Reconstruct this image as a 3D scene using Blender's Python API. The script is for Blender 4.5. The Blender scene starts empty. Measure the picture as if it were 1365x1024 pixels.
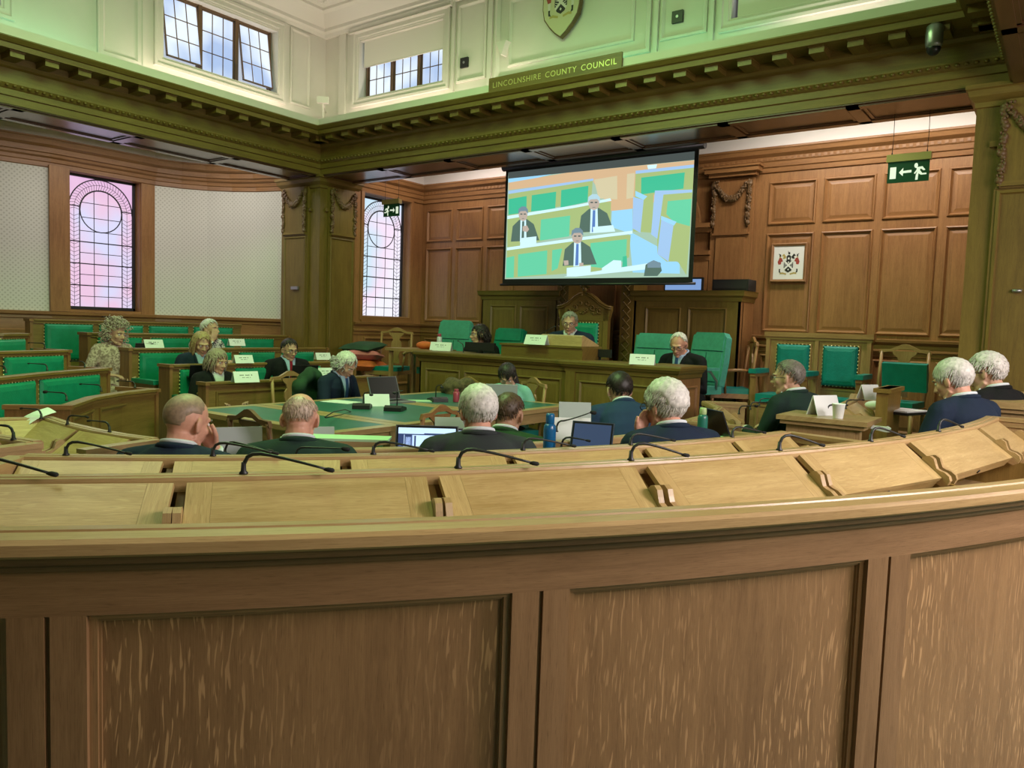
import bpy, bmesh, math, random
from mathutils import Vector, Matrix, noise
D = bpy.data
SC = bpy.context.scene
COL = SC.collection
random.seed(7)
PI = math.pi
def rad(a): return math.radians(a)

# ------------------------------------------------------------------ camera
EYE, YAW, PITCH, ROLL, FPX = 1.45, 36.0, 4.2, 1.95, 1025.0
_f = Vector((-math.sin(rad(YAW)), math.cos(rad(YAW)), 0)); _r = Vector((math.cos(rad(YAW)), math.sin(rad(YAW)), 0)); _z = Vector((0, 0, 1))
AF = _f*math.cos(rad(PITCH)) - _z*math.sin(rad(PITCH))
_u = _z*math.cos(rad(PITCH)) + _f*math.sin(rad(PITCH))
AR = _r*math.cos(rad(ROLL)) + _u*math.sin(rad(ROLL))
AU = _u*math.cos(rad(ROLL)) - _r*math.sin(rad(ROLL))
EYEP = Vector((0, 0, EYE))
cam = D.cameras.new('camera'); camo = D.objects.new('camera', cam); COL.objects.link(camo)
camo.matrix_world = Matrix.Translation(EYEP) @ Matrix((( AR.x, AU.x, -AF.x), (AR.y, AU.y, -AF.y), (AR.z, AU.z, -AF.z))).to_4x4()
cam.sensor_width = 36.0; cam.lens = FPX/1365*36; cam.clip_start = 0.05
SC.camera = camo
# survey helpers: where a sight line from the eye point meets a plane of the room
def _ray(x, y): return AF + AR*((x-682.5)/FPX) - AU*((y-512)/FPX)
def onZ(x, y, z): d = _ray(x, y); return EYEP + d*((z-EYE)/d.z)
def onX(x, y, X): d = _ray(x, y); return EYEP + d*(X/d.x)
def onY(x, y, Y): d = _ray(x, y); return EYEP + d*(Y/d.y)
def at(x, y, dist): return EYEP + _ray(x, y)*dist

# ------------------------------------------------------------------ world, exposure, room lights
w = D.worlds.new('world'); SC.world = w; w.use_nodes = True
w.node_tree.nodes['Background'].inputs[0].default_value = (0.80, 0.88, 1.0, 1)
w.node_tree.nodes['Background'].inputs[1].default_value = 0.5
SC.view_settings.view_transform = 'Standard'; SC.view_settings.look = 'None'
SC.view_settings.exposure = 0.38; SC.view_settings.gamma = 1.0; SC.view_settings.use_curve_mapping = False
def area(name, loc, target, size, power, col, sizey=None, spread=180):
    l = D.lights.new(name, 'AREA'); l.energy = power; l.color = col; l.size = size; l.spread = rad(spread)
    if sizey: l.shape = 'RECTANGLE'; l.size_y = sizey
    o = D.objects.new(name, l); COL.objects.link(o); o.location = loc
    o.rotation_euler = (Vector(target)-Vector(loc)).to_track_quat('-Z', 'Y').to_euler()
    return o
WARM = (1.0, 0.80, 0.62); GREEN = (0.50, 1.0, 0.32)
# ceiling light over the well of the chamber (green show light) and an added fill
area('ceiling_lamp_green', (-4.25, 3.4, 5.25), (-4.25, 3.4, 0), 2.4, 168, GREEN, 2.2)
area('ceiling_fill', (-4.25, 0.6, 5.25), (-4.25, 1.5, 0), 3.0, 42, (0.95, 1.0, 0.58), 1.6)  # unseen fill, added because the closed room stays dark
# daylight from the tall windows of the curved bay behind the camera
area('bay_window_light', (1.95, 2.9, 2.3), (-0.2, 2.3, 0.6), 0.9, 135, (1.0, 0.88, 0.86), 1.8)
area('bay_window_light', (1.80, 1.0, 2.3), (-0.9, 1.3, 0.6), 0.9, 26, (1.0, 0.84, 0.70), 1.8)
area('bay_window_light', (1.75, 4.6, 2.35), (-1.6, 5.4, 1.0), 0.9, 42, (1.0, 0.84, 0.80), 1.8)
# area lights added under the side bay ceilings to brighten the bays
area('bay_ceiling_fill', (-9.1, 4.9, 3.66), (-9.1, 4.9, 0), 1.0, 34, (1.0, 0.93, 0.88), 3.0)
area('bay_ceiling_fill', (-1.7, 7.65, 3.76), (-1.7, 8.1, 0), 2.2, 46, (1.0, 0.90, 0.80), 0.3)
area('bay_ceiling_fill', (-6.9, 7.9, 3.74), (-7.0, 8.2, 0), 1.4, 15, (1.0, 0.84, 0.76), 0.5)

# ------------------------------------------------------------------ materials
MATS = {}
def newmat(name):
    m = D.materials.new(name); m.use_nodes = True; MATS[name] = m
    nt = m.node_tree; b = nt.nodes['Principled BSDF']; return m, nt, b
def N(nt, t, **kw):
    n = nt.nodes.new(t)
    for k, v in kw.items():
        if k == 'inp':
            for kk, vv in v.items(): n.inputs[kk].default_value = vv
        else: setattr(n, k, v)
    return n
def plain(name, col, rough=0.5, metal=0.0, var=0.0, scale=8, bump=0.0, bscale=60, spec=0.5, sheen=0.0):
    m, nt, b = newmat(name)
    b.inputs['Base Color'].default_value = (*col, 1); b.inputs['Roughness'].default_value = rough
    b.inputs['Metallic'].default_value = metal; b.inputs['Specular IOR Level'].default_value = spec
    if sheen: b.inputs['Sheen Weight'].default_value = sheen
    tc = N(nt, 'ShaderNodeTexCoord')
    if var:
        n = N(nt, 'ShaderNodeTexNoise', inp={'Scale': scale, 'Detail': 4.0}); nt.links.new(tc.outputs['Object'], n.inputs['Vector'])
        r = N(nt, 'ShaderNodeValToRGB'); r.color_ramp.elements[0].position = .3; r.color_ramp.elements[1].position = .7
        r.color_ramp.elements[0].color = (*[c*(1-var) for c in col], 1); r.color_ramp.elements[1].color = (*[min(1, c*(1+var)) for c in col], 1)
        nt.links.new(n.outputs['Fac'], r.inputs[0]); nt.links.new(r.outputs[0], b.inputs['Base Color'])
    if bump:
        n2 = N(nt, 'ShaderNodeTexNoise', inp={'Scale': bscale, 'Detail': 3.0}); nt.links.new(tc.outputs['Object'], n2.inputs['Vector'])
        bp = N(nt, 'ShaderNodeBump', inp={'Strength': bump, 'Distance': 0.01}); nt.links.new(n2.outputs['Fac'], bp.inputs['Height'])
        nt.links.new(bp.outputs[0], b.inputs['Normal'])
    return m
def emis(name, col, s, rough=.4, base=(0, 0, 0)):
    m, nt, b = newmat(name); b.inputs['Base Color'].default_value = (*base, 1); b.inputs['Roughness'].default_value = rough
    b.inputs['Emission Color'].default_value = (*col, 1); b.inputs['Emission Strength'].default_value = s
    return m
def oak(name, dark, light, fleck=0.0, rough=0.42, ray=1.0, coat=0.0):
    """oak with grain running along U of the UV map (metres); fleck = strength of the medullary rays"""
    m, nt, b = newmat(name); L = nt.links.new
    uv = N(nt, 'ShaderNodeUVMap'); uv.uv_map = 'UVMap'
    def stretched(sx, sy, sc, det=6.0, dist=0.0, rgh=.6):
        mp = N(nt, 'ShaderNodeMapping'); mp.inputs['Scale'].default_value = (sx, sy, 1); L(uv.outputs[0], mp.inputs[0])
        n = N(nt, 'ShaderNodeTexNoise', inp={'Scale': sc, 'Detail': det, 'Roughness': rgh, 'Distortion': dist}); L(mp.outputs[0], n.inputs['Vector']); return n
    g1 = stretched(1.2, 16, 2.0, 5.0, .6); g2 = stretched(7, 300, 1.6, 4.0, .1, .8); g3 = stretched(.7, 1.6, 1.2, 3.0)
    mx = N(nt, 'ShaderNodeMix', data_type='FLOAT'); mx.inputs[0].default_value = .55; L(g1.outputs['Fac'], mx.inputs[2]); L(g2.outputs['Fac'], mx.inputs[3])
    mx2 = N(nt, 'ShaderNodeMix', data_type='FLOAT'); mx2.inputs[0].default_value = .3; L(mx.outputs[0], mx2.inputs[2]); L(g3.outputs['Fac'], mx2.inputs[3])
    r = N(nt, 'ShaderNodeValToRGB'); e = r.color_ramp.elements
    e[0].position = .38; e[1].position = .62; e[0].color = (*dark, 1); e[1].color = (*light, 1)
    L(mx2.outputs[0], r.inputs[0]); out = r.outputs[0]
    # dark pores
    p = stretched(14, 420, 1.4, 2.0); pr = N(nt, 'ShaderNodeValToRGB'); pr.color_ramp.elements[0].position = .30; pr.color_ramp.elements[1].position = .40
    pr.color_ramp.elements[0].color = (.55, .5, .45, 1); L(p.outputs['Fac'], pr.inputs[0])
    mm = N(nt, 'ShaderNodeMix', data_type='RGBA', blend_type='MULTIPLY'); mm.inputs[0].default_value = .8; L(out, mm.inputs[6]); L(pr.outputs[0], mm.inputs[7]); out = mm.outputs[2]
    if fleck:
        wv = stretched(2.2, 2.2, 1.0, 2.0)
        mp = N(nt, 'ShaderNodeMapping'); mp.inputs['Scale'].default_value = (15, 165, 1); mp.inputs['Rotation'].default_value = (0, 0, rad(3))
        add = N(nt, 'ShaderNodeVectorMath', operation='MULTIPLY_ADD'); add.inputs[1].default_value = (.06, .085, 0)
        L(wv.outputs['Color'], add.inputs[0]); L(uv.outputs[0], add.inputs[2]); L(add.outputs[0], mp.inputs[0])
        f = N(nt, 'ShaderNodeTexNoise', inp={'Scale': 1.0, 'Detail': 1.5, 'Roughness': .4, 'Distortion': .35}); L(mp.outputs[0], f.inputs['Vector'])
        fr = N(nt, 'ShaderNodeValToRGB'); fr.color_ramp.elements[0].position = .585; fr.color_ramp.elements[1].position = .65; L(f.outputs['Fac'], fr.inputs[0])
        zone = stretched(1.0, 2.0, 1.3, 1.0); zr = N(nt, 'ShaderNodeValToRGB'); zr.color_ramp.elements[0].position = .30; zr.color_ramp.elements[1].position = .60; L(zone.outputs['Fac'], zr.inputs[0])
        mu = N(nt, 'ShaderNodeMath', operation='MULTIPLY'); L(fr.outputs[0], mu.inputs[0]); L(zr.outputs[0], mu.inputs[1])
        mu2 = N(nt, 'ShaderNodeMath', operation='MULTIPLY'); L(mu.outputs[0], mu2.inputs[0]); mu2.inputs[1].default_value = fleck
        fm = N(nt, 'ShaderNodeMix', data_type='RGBA'); L(mu2.outputs[0], fm.inputs[0]); L(out, fm.inputs[6])
        fm.inputs[7].default_value = (min(1, light[0]*2.0), min(1, light[1]*2.15), min(1, light[2]*2.4), 1); out = fm.outputs[2]
    L(out, b.inputs['Base Color']); b.inputs['Roughness'].default_value = rough
    if coat: b.inputs['Coat Weight'].default_value = coat; b.inputs['Coat Roughness'].default_value = .25
    bp = N(nt, 'ShaderNodeBump', inp={'Strength': .12, 'Distance': .003}); L(mx.outputs[0], bp.inputs['Height']); L(bp.outputs[0], b.inputs['Normal'])
    return m
oak('oak_front', (.165, .085, .036), (.300, .170, .075), fleck=.65, rough=.45)
oak('oak_stile', (.165, .085, .036), (.300, .170, .082), fleck=.0, rough=.45)
oak('oak_rail', (.190, .100, .042), (.330, .185, .085), fleck=.0, rough=.30, coat=.35)
oak('oak_desk', (.300, .185, .075), (.500, .340, .165), rough=.33)
oak('oak_lid', (.340, .215, .080), (.570, .400, .185), fleck=.12, rough=.32, coat=.2)
oak('oak_row', (.150, .085, .018), (.280, .175, .045), rough=.42)
oak('oak_beam', (.105, .062, .010), (.215, .140, .028), rough=.45)
oak('oak_wall', (.175, .078, .026), (.345, .175, .062), fleck=.08, rough=.42)
oak('oak_carved', (.085, .045, .016), (.185, .105, .040), rough=.5)
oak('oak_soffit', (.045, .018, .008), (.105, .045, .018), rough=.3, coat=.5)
oak('oak_chair', (.240, .130, .045), (.420, .260, .105), rough=.4)
oak('oak_chair_dark', (.090, .038, .016), (.180, .085, .035), rough=.4)
plain('leather_green', (.004, .235, .135), .42, var=.12, scale=14, bump=.25, bscale=140, spec=.4)
plain('leather_teal', (.004, .205, .180), .42, var=.12, scale=14, bump=.25, bscale=140, spec=.4)
plain('fabric_mint', (.055, .30, .225), .8, var=.1, scale=30, bump=.2, bscale=400)
plain('table_leather', (.018, .135, .105), .34, var=.1, scale=5)
plain('stud_gold', (.70, .62, .34), .3, .8)
plain('plaster_white', (.64, .61, .55), .7, var=.03, scale=3)
plain('plaster_trim', (.70, .67, .61), .6)
plain('ceiling_white', (.80, .79, .76), .7)
plain('black_plastic', (.012, .012, .013), .45)
plain('black_matte', (.006, .006, .006), .8)
plain('dark_metal', (.03, .03, .035), .35, .7)
plain('grey_metal', (.35, .36, .37), .35, .8)
plain('silver_lid', (.19, .21, .23), .4, .3)
plain('blue_lid', (.055, .075, .13), .45, .2)
plain('white_paper', (.78, .82, .82), .6)
plain('grey_paper', (.40, .43, .45), .7)
plain('black_ink', (.02, .02, .02), .6)
plain('gold_paint', (.62, .55, .22), .35, .5)
plain('lead', (.03, .03, .035), .5, .4)
plain('window_iron', (.17, .10, .055), .5, .3)
plain('brown_frame', (.13, .05, .015), .4)
plain('carpet_green', (.10, .20, .15), .95, var=.15, scale=60)
plain('skin_fair', (.56, .33, .23), .5, var=.06, scale=14)
plain('skin_pink', (.60, .31, .22), .48, var=.08, scale=14)
plain('skin_tan', (.44, .25, .16), .5, var=.06, scale=14)
plain('eye_white', (.7, .68, .65), .3)
plain('lips', (.42, .16, .13), .45)

# leather edged with studs is built as geometry; curved fabric wall covering with a small diaper pattern
def fabric_wall():
    m, nt, b = newmat('fabric_wall'); L = nt.links.new
    uv = N(nt, 'ShaderNodeUVMap'); uv.uv_map = 'UVMap'
    mp = N(nt, 'ShaderNodeMapping'); mp.inputs['Rotation'].default_value = (0, 0, rad(45)); mp.inputs['Scale'].default_value = (25, 25, 1); L(uv.outputs[0], mp.inputs[0])
    v = N(nt, 'ShaderNodeTexVoronoi', inp={'Scale': 1.0, 'Randomness': 0.0}); L(mp.outputs[0], v.inputs['Vector'])
    r = N(nt, 'ShaderNodeValToRGB'); e = r.color_ramp.elements; e[0].position = .20; e[1].position = .32
    e[0].color = (.46, .46, .39, 1); e[1].color = (.62, .62, .55, 1); L(v.outputs['Distance'], r.inputs[0]); L(r.outputs[0], b.inputs['Base Color'])
    b.inputs['Roughness'].default_value = .85
fabric_wall()
# textured window glass with the daylight of the street behind it
def lit_glass(name, c1, c2, s, scale=1.6, c3=None):
    m, nt, b = newmat(name); L = nt.links.new
    tc = N(nt, 'ShaderNodeTexCoord'); n = N(nt, 'ShaderNodeTexNoise', inp={'Scale': scale, 'Detail': 2.0}); L(tc.outputs['Object'], n.inputs['Vector'])
    r = N(nt, 'ShaderNodeValToRGB'); e = r.color_ramp.elements; e[0].position = .38; e[1].position = .62; e[0].color = (*c1, 1); e[1].color = (*c2, 1)
    if c3: k = r.color_ramp.elements.new(.5); k.color = (*c3, 1)
    L(n.outputs['Fac'], r.inputs[0]); L(r.outputs[0], b.inputs['Emission Color']); b.inputs['Emission Strength'].default_value = s
    b.inputs['Base Color'].default_value = (.1, .1, .1, 1); b.inputs['Roughness'].default_value = .15
lit_glass('glass_sky', (.36, .50, .80), (.80, .90, 1.0), .8, 1.7)
lit_glass('glass_pink', (.80, .48, .78), (.72, .72, 1.0), .72, 1.1, (.88, .58, .80))
lit_glass('glass_blue', (.58, .78, .92), (.88, .88, 1.0), .78, .9, (.90, .74, .92))

# ------------------------------------------------------------------ mesh builder
class MB:
    def __init__(s, M=None): s.v = []; s.f = []; s.uv = []; s.mi = []; s.sm = []; s.M = M or Matrix.Identity(4); s.rnd = random.random()*7
    def vert(s, p): s.v.append(tuple(s.M @ Vector(p))); return len(s.v)-1
    def face(s, idx, uv=None, m=0, sm=False):
        s.f.append(tuple(idx)); s.uv.append(uv or [(0, 0)]*len(idx)); s.mi.append(m); s.sm.append(sm)
    def poly(s, pts, grain=None, m=0, sm=False):
        """flat face; uv from the plane: u along grain"""
        P = [Vector(p) for p in pts]; n = Vector((0, 0, 0))
        for i in range(len(P)): n += P[i].cross(P[(i+1) % len(P)])
        g = Vector(grain) if grain else (P[1]-P[0])
        n = n.normalized() if n.length > 1e-12 else Vector((0, 0, 1))
        g = g - n*g.dot(n)
        if g.length < 1e-6: g = n.orthogonal()
        g.normalize(); h = n.cross(g); o = s.rnd + (abs(n.x)*1.3+abs(n.y)*2.1)
        s.face([s.vert(p) for p in P], [(p.dot(g)+o, p.dot(h)+o*1.7) for p in P], m, sm)
    def box(s, x0, x1, y0, y1, z0, z1, m=0, g=None):
        if g is None:
            d = (abs(x1-x0), abs(y1-y0), abs(z1-z0)); g = 'xyz'[d.index(max(d))]
        G = {'x': (1, 0, 0), 'y': (0, 1, 0), 'z': (0, 0, 1)}[g]; s.rnd = random.random()*9
        if x0 > x1: x0, x1 = x1, x0
        if y0 > y1: y0, y1 = y1, y0
        if z0 > z1: z0, z1 = z1, z0
        c = [(x0, y0, z0), (x1, y0, z0), (x1, y1, z0), (x0, y1, z0), (x0, y0, z1), (x1, y0, z1), (x1, y1, z1), (x0, y1, z1)]
        for q in ((0, 3, 2, 1), (4, 5, 6, 7), (0, 1, 5, 4), (2, 3, 7, 6), (1, 2, 6, 5), (3, 0, 4, 7)): s.poly([c[i] for i in q], G, m)
    def prism(s, pts, a, b, axis='z', m=0, grain=None, sm=False):
        """closed 2D outline extruded from a to b along axis: z -> (x,y), y -> (x,z), x -> (y,z)"""
        def P(p, t): return {'z': (p[0], p[1], t), 'y': (p[0], t, p[1]), 'x': (t, p[0], p[1])}[axis]
        s.rnd = random.random()*9; n = len(pts); ar = sum(pts[i][0]*pts[(i+1) % n][1]-pts[(i+1) % n][0]*pts[i][1] for i in range(n))
        if (ar < 0) != (axis == 'y'): pts = pts[::-1]
        if a > b: a, b = b, a
        s.poly([P(p, a) for p in pts[::-1]], grain, m); s.poly([P(p, b) for p in pts], grain, m)
        for i in range(n):
            p, q = pts[i], pts[(i+1) % n]; s.poly([P(p, a), P(q, a), P(q, b), P(p, b)], grain, m, sm)
    def sweep(s, path, prof, closed=False, m=0, sm=False, caps=True, side=1, pclosed=True):
        """profile [(out, z)] along plan path [(x, y)] with mitres; out is to the left of travel times side"""
        n = len(path); s.rnd = random.random()*9; nor = []
        for i in range(n):
            a = Vector(path[i-1]) if (i > 0 or closed) else None; b = Vector(path[i]); c = Vector(path[(i+1) % n]) if (i < n-1 or closed) else None
            ds = []
            if a is not None: ds.append((b-a).normalized())
            if c is not None: ds.append((c-b).normalized())
            ns = [Vector((-d.y, d.x)) for d in ds]
            v = ns[0] if len(ns) == 1 else (ns[0]+ns[1])/(1+ns[0].dot(ns[1]))
            nor.append(v*side)
        U = [0.0]
        for i in range(1, n+1): U.append(U[-1]+(Vector(path[i % n])-Vector(path[i-1])).length)
        V = [0.0]; np_ = len(prof)
        for i in range(1, np_+1): V.append(V[-1]+math.dist(prof[i % np_], prof[i-1]))
        idx = [[s.vert((path[i][0]+nor[i].x*o, path[i][1]+nor[i].y*o, z)) for (o, z) in prof] for i in range(n)]
        segs = n if closed else n-1; ps = np_ if pclosed else np_-1
        for i in range(segs):
            j = (i+1) % n
            for k in range(ps):
                l = (k+1) % np_
                q = [idx[i][k], idx[j][k], idx[j][l], idx[i][l]]
                uv = [(U[i]+s.rnd, V[k]+s.rnd), (U[i+1]+s.rnd, V[k]+s.rnd), (U[i+1]+s.rnd, V[k+1]+s.rnd), (U[i]+s.rnd, V[k+1]+s.rnd)]
                if side < 0: q = q[::-1]; uv = uv[::-1]
                s.face(q, uv, m, sm)
        if caps and not closed and pclosed:
            for e, rev in ((0, False), (n-1, True)):
                q = idx[e][:]; uv = [(p[0]+s.rnd, p[1]) for p in prof]
                if rev != (side < 0): q = q[::-1]; uv = uv[::-1]
                s.face(q, uv, m, False)
    def tube(s, pts, r, seg=8, m=0, cap=True, flat=1.0):
        pts = [Vector(p) for p in pts]; n = len(pts); rr = r if isinstance(r, (list, tuple)) else [r]*n
        rings = []; up = None; L = 0
        for i, p in enumerate(pts):
            t = (pts[min(i+1, n-1)]-pts[max(i-1, 0)]).normalized() if n > 1 else Vector((0, 0, 1))
            if up is None: up = t.orthogonal().normalized()
            up = (up - t*up.dot(t)); up = up.normalized() if up.length > 1e-5 else t.orthogonal().normalized()
            w_ = t.cross(up)
            if i: L += (pts[i]-pts[i-1]).length
            rings.append(([s.vert(p+(up*math.cos(2*PI*k/seg)+w_*math.sin(2*PI*k/seg)*flat)*rr[i]) for k in range(seg)], L))
        for i in range(n-1):
            for k in range(seg):
                l = (k+1) % seg; a, b = rings[i], rings[i+1]
                s.face([a[0][k], a[0][l], b[0][l], b[0][k]], [(a[1], k/seg*.1), (a[1], (k+1)/seg*.1), (b[1], (k+1)/seg*.1), (b[1], k/seg*.1)], m, True)
        if cap:
            s.face(rings[0][0][::-1], None, m); s.face(rings[-1][0], None, m)
    def lathe(s, prof, c=(0, 0, 0), seg=20, m=0, sm=True):
        rings = [[s.vert((c[0]+r*math.cos(2*PI*k/seg), c[1]+r*math.sin(2*PI*k/seg), c[2]+z)) for k in range(seg)] for (r, z) in prof]
        for i in range(len(rings)-1):
            for k in range(seg):
                l = (k+1) % seg
                s.face([rings[i][k], rings[i][l], rings[i+1][l], rings[i+1][k]], [(prof[i][1], k/seg), (prof[i][1], (k+1)/seg), (prof[i+1][1], (k+1)/seg), (prof[i+1][1], k/seg)], m, sm)
        s.face(rings[0][::-1], None, m); s.face(rings[-1], None, m)
    def ball(s, c, r, seg=8, rings=5, m=0, rot=None):
        r = (r, r, r) if isinstance(r, (int, float)) else tuple(r); c = Vector(c); R = rot or Matrix.Identity(3)
        top = s.vert(c+R@Vector((0, 0, r[2]))); rows = []
        for i in range(1, rings):
            a = PI*i/rings
            rows.append([s.vert(c+R@Vector((r[0]*math.sin(a)*math.cos(2*PI*k/seg), r[1]*math.sin(a)*math.sin(2*PI*k/seg), r[2]*math.cos(a)))) for k in range(seg)])
        bot = s.vert(c-R@Vector((0, 0, r[2])))
        for k in range(seg):
            l = (k+1) % seg; s.face([top, rows[0][k], rows[0][l]], None, m, True); s.face([bot, rows[-1][l], rows[-1][k]], None, m, True)
            for i in range(len(rows)-1): s.face([rows[i][k], rows[i+1][k], rows[i+1][l], rows[i][l]], None, m, True)
    def build(s, name, mats, parent=None, bevel=0.0, loc=None, rz=0.0, **tags):
        me = D.meshes.new(name); me.from_pydata(s.v, [], s.f)
        for mn in (mats if isinstance(mats, (list, tuple)) else [mats]): me.materials.append(MATS[mn])
        uvl = me.uv_layers.new(name='UVMap'); flat = [c for face in s.uv for p in face for c in p]
        uvl.data.foreach_set('uv', flat)
        me.polygons.foreach_set('material_index', s.mi); me.polygons.foreach_set('use_smooth', s.sm); me.update()
        o = D.objects.new(name, me); COL.objects.link(o)
        if loc is not None: o.location = loc
        o.rotation_euler.z = rz
        if parent: o.parent = parent
        if bevel:
            b = o.modifiers.new('bevel', 'BEVEL'); b.width = bevel; b.segments = 2; b.limit_method = 'ANGLE'; b.angle_limit = rad(40)
        for k, v in tags.items(): o[k] = v
        return o
def thing(name, label, cat, loc=(0, 0, 0), rz=0.0, group=None):
    o = D.objects.new(name, None); COL.objects.link(o); o.location = loc; o.rotation_euler.z = rz; o.empty_display_size = .1
    o['label'] = label; o['category'] = cat
    if group: o['group'] = group
    return o
def tag(o, label, cat, group=None):
    o['label'] = label; o['category'] = cat
    if group: o['group'] = group
    return o
def struct(o): o['kind'] = 'structure'; return o
def copy_tree(o, parent=None):
    c = o.copy(); COL.objects.link(c); c.parent = parent
    for ch in list(o.children): copy_tree(ch, c)
    return c
def T(x=0, y=0, z=0, rz=0, rx=0, ry=0): return Matrix.Translation((x, y, z)) @ Matrix.Rotation(rz, 4, 'Z') @ Matrix.Rotation(ry, 4, 'Y') @ Matrix.Rotation(rx, 4, 'X')
def raised_panel(mb, M, w, h, d=.02, m=0, fr=.045):
    """fielded panel: moulded frame round a sunk border and a raised field; local x right, z up, y = -out (front towards -y)"""
    keep = mb.M; mb.M = keep @ M
    o = [(0, 0), (w, 0), (w, h), (0, h)]
    def ins(t): return [(t, t), (w-t, t), (w-t, h-t), (t, h-t)]
    lv = [(0, 0), (.006, -d*.8), (fr*.45, -d), (fr*.75, -d*.2), (fr, d*.35), (fr*1.35, d*.3), (fr*2.1, -.0)]
    mb.rnd = random.random()*9
    for (t0, y0), (t1, y1) in zip(lv, lv[1:]):
        a, b = ins(t0), ins(t1)
        for k in range(4):
            l = (k+1) % 4; g = (1, 0, 0) if k % 2 == 0 else (0, 0, 1)
            mb.poly([(a[k][0], y0, a[k][1]), (a[l][0], y0, a[l][1]), (b[l][0], y1, b[l][1]), (b[k][0], y1, b[k][1])], g, m)
    b = ins(lv[-1][0]); mb.rnd = random.random()*9
    mb.poly([(p[0], lv[-1][1], p[1]) for p in b], (0, 0, 1), m)
    mb.M = keep
# ================================================================== THE CHAMBER
XB, YB, XR, YW = -8.0, 6.65, -0.50, 8.6
ZS, ZC = 3.33, 3.84                      # beam soffit, top of the oak cornice
XU, YU = XB-.27, YB+.29                  # clerestory walls
def grid_wall(mb, x0, x1, z0, z1, holes, m=0, g=(0, 0, 1), y=0.0):
    xs = sorted({x0, x1, *[h[0] for h in holes], *[h[1] for h in holes]}); zs = sorted({z0, z1, *[h[2] for h in holes], *[h[3] for h in holes]})
    mb.rnd = random.random()*9
    for a, b in zip(xs, xs[1:]):
        for c, d in zip(zs, zs[1:]):
            if any(h[0] <= (a+b)/2 <= h[1] and h[2] <= (c+d)/2 <= h[3] for h in holes): continue
            mb.poly([(a, y, c), (b, y, c), (b, y, d), (a, y, d)], g, m)
def panelled(mb, M, x0, x1, z0, z1, panels, m=0, d=.02, fr=.035):
    keep = mb.M; mb.M = keep @ M
    grid_wall(mb, x0, x1, z0, z1, panels, m); mb.M = keep
    for (a, b, c, e) in panels: raised_panel(mb, M @ Matrix.Translation((a, 0, c)), b-a, e-c, d, m, fr)
def reveal(mb, x0, x1, z0, z1, dep, m=0):
    """four inner faces of an opening in a wall facing -y, running back to y=+dep"""
    mb.poly([(x0, 0, z0), (x0, dep, z0), (x0, dep, z1), (x0, 0, z1)], (0, 0, 1), m); mb.poly([(x1, dep, z0), (x1, 0, z0), (x1, 0, z1), (x1, dep, z1)], (0, 0, 1), m)
    mb.poly([(x0, 0, z0), (x1, 0, z0), (x1, dep, z0), (x0, dep, z0)], (1, 0, 0), m); mb.poly([(x0, dep, z1), (x1, dep, z1), (x1, 0, z1), (x0, 0, z1)], (1, 0, 0), m)
def frame(mb, x0, x1, z0, z1, lv, m=0, fill=False):
    """mitred frame; lv = [(inset, out)] from the outer edge inwards"""
    def ins(t): return [(x0+t, z0+t), (x1-t, z0+t), (x1-t, z1-t), (x0+t, z1-t)]
    for (t0, o0), (t1, o1) in zip(lv, lv[1:]):
        a, b = ins(t0), ins(t1)
        for k in range(4):
            l = (k+1) % 4; mb.poly([(a[k][0], -o0, a[k][1]), (a[l][0], -o0, a[l][1]), (b[l][0], -o1, b[l][1]), (b[k][0], -o1, b[k][1])], (1, 0, 0) if k % 2 == 0 else (0, 0, 1), m)
    if fill:
        b = ins(lv[-1][0]); mb.poly([(p[0], -lv[-1][1], p[1]) for p in b], (0, 0, 1), m)
MW = lambda X, Y=0: Matrix.Translation((X, Y, 0)) @ Matrix.Rotation(rad(90), 4, 'Z')      # wall on the west side: local x = +Y, front towards +X
MN = lambda Y, X=0: Matrix.Translation((X, Y, 0))                                          # wall on the north side: local x = +X, front towards -Y

# ---- floor, tiers, ceilings
b = MB(); b.box(-11.2, 2.2, -3.0, 9.0, -.12, 0); struct(b.build('floor', 'carpet_green'))
b = MB(); b.box(-7.95, -.5, 6.62, 8.6, 0, .42); struct(b.build('floor_dais', 'carpet_green'))
def sector(cx, cy, r0, r1, a0, a1, n=20):
    A = [rad(a0+(a1-a0)*i/n) for i in range(n+1)]
    return [(cx+r1*math.cos(a), cy+r1*math.sin(a)) for a in A]+[(cx+r0*math.cos(a), cy+r0*math.sin(a)) for a in A[::-1]]
b = MB(); b.prism(sector(-6.3, 4.95, 4.55, 9.5, -66, 14), 0, .1); b.prism(sector(-6.45, 4.95, 5.62, 9.4, -64, 12), .1, .2)
struct(b.build('floor_tiers_south', 'carpet_green'))
b = MB()
for k, x in enumerate((-6.75, -7.4, -8.1, -8.85)): b.box(-10.9, x, 3.0, 6.6, .12*k, .12*k+.12)
struct(b.build('floor_tiers_west', 'carpet_green'))
b = MB(); b.box(-8.6, .1, -3.0, 7.3, 5.5, 5.6); struct(b.build('ceiling', 'ceiling_white'))
b = MB(); b.box(-11.4, XB-.6, -2.4, 7.6, 3.72, 3.8); struct(b.build('ceiling_west_bay', 'ceiling_white'))
b = MB(); b.box(-8.3, .3, YB+.6, 9.0, 3.80, 3.88); struct(b.build('ceiling_north_bay', 'ceiling_white'))
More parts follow.
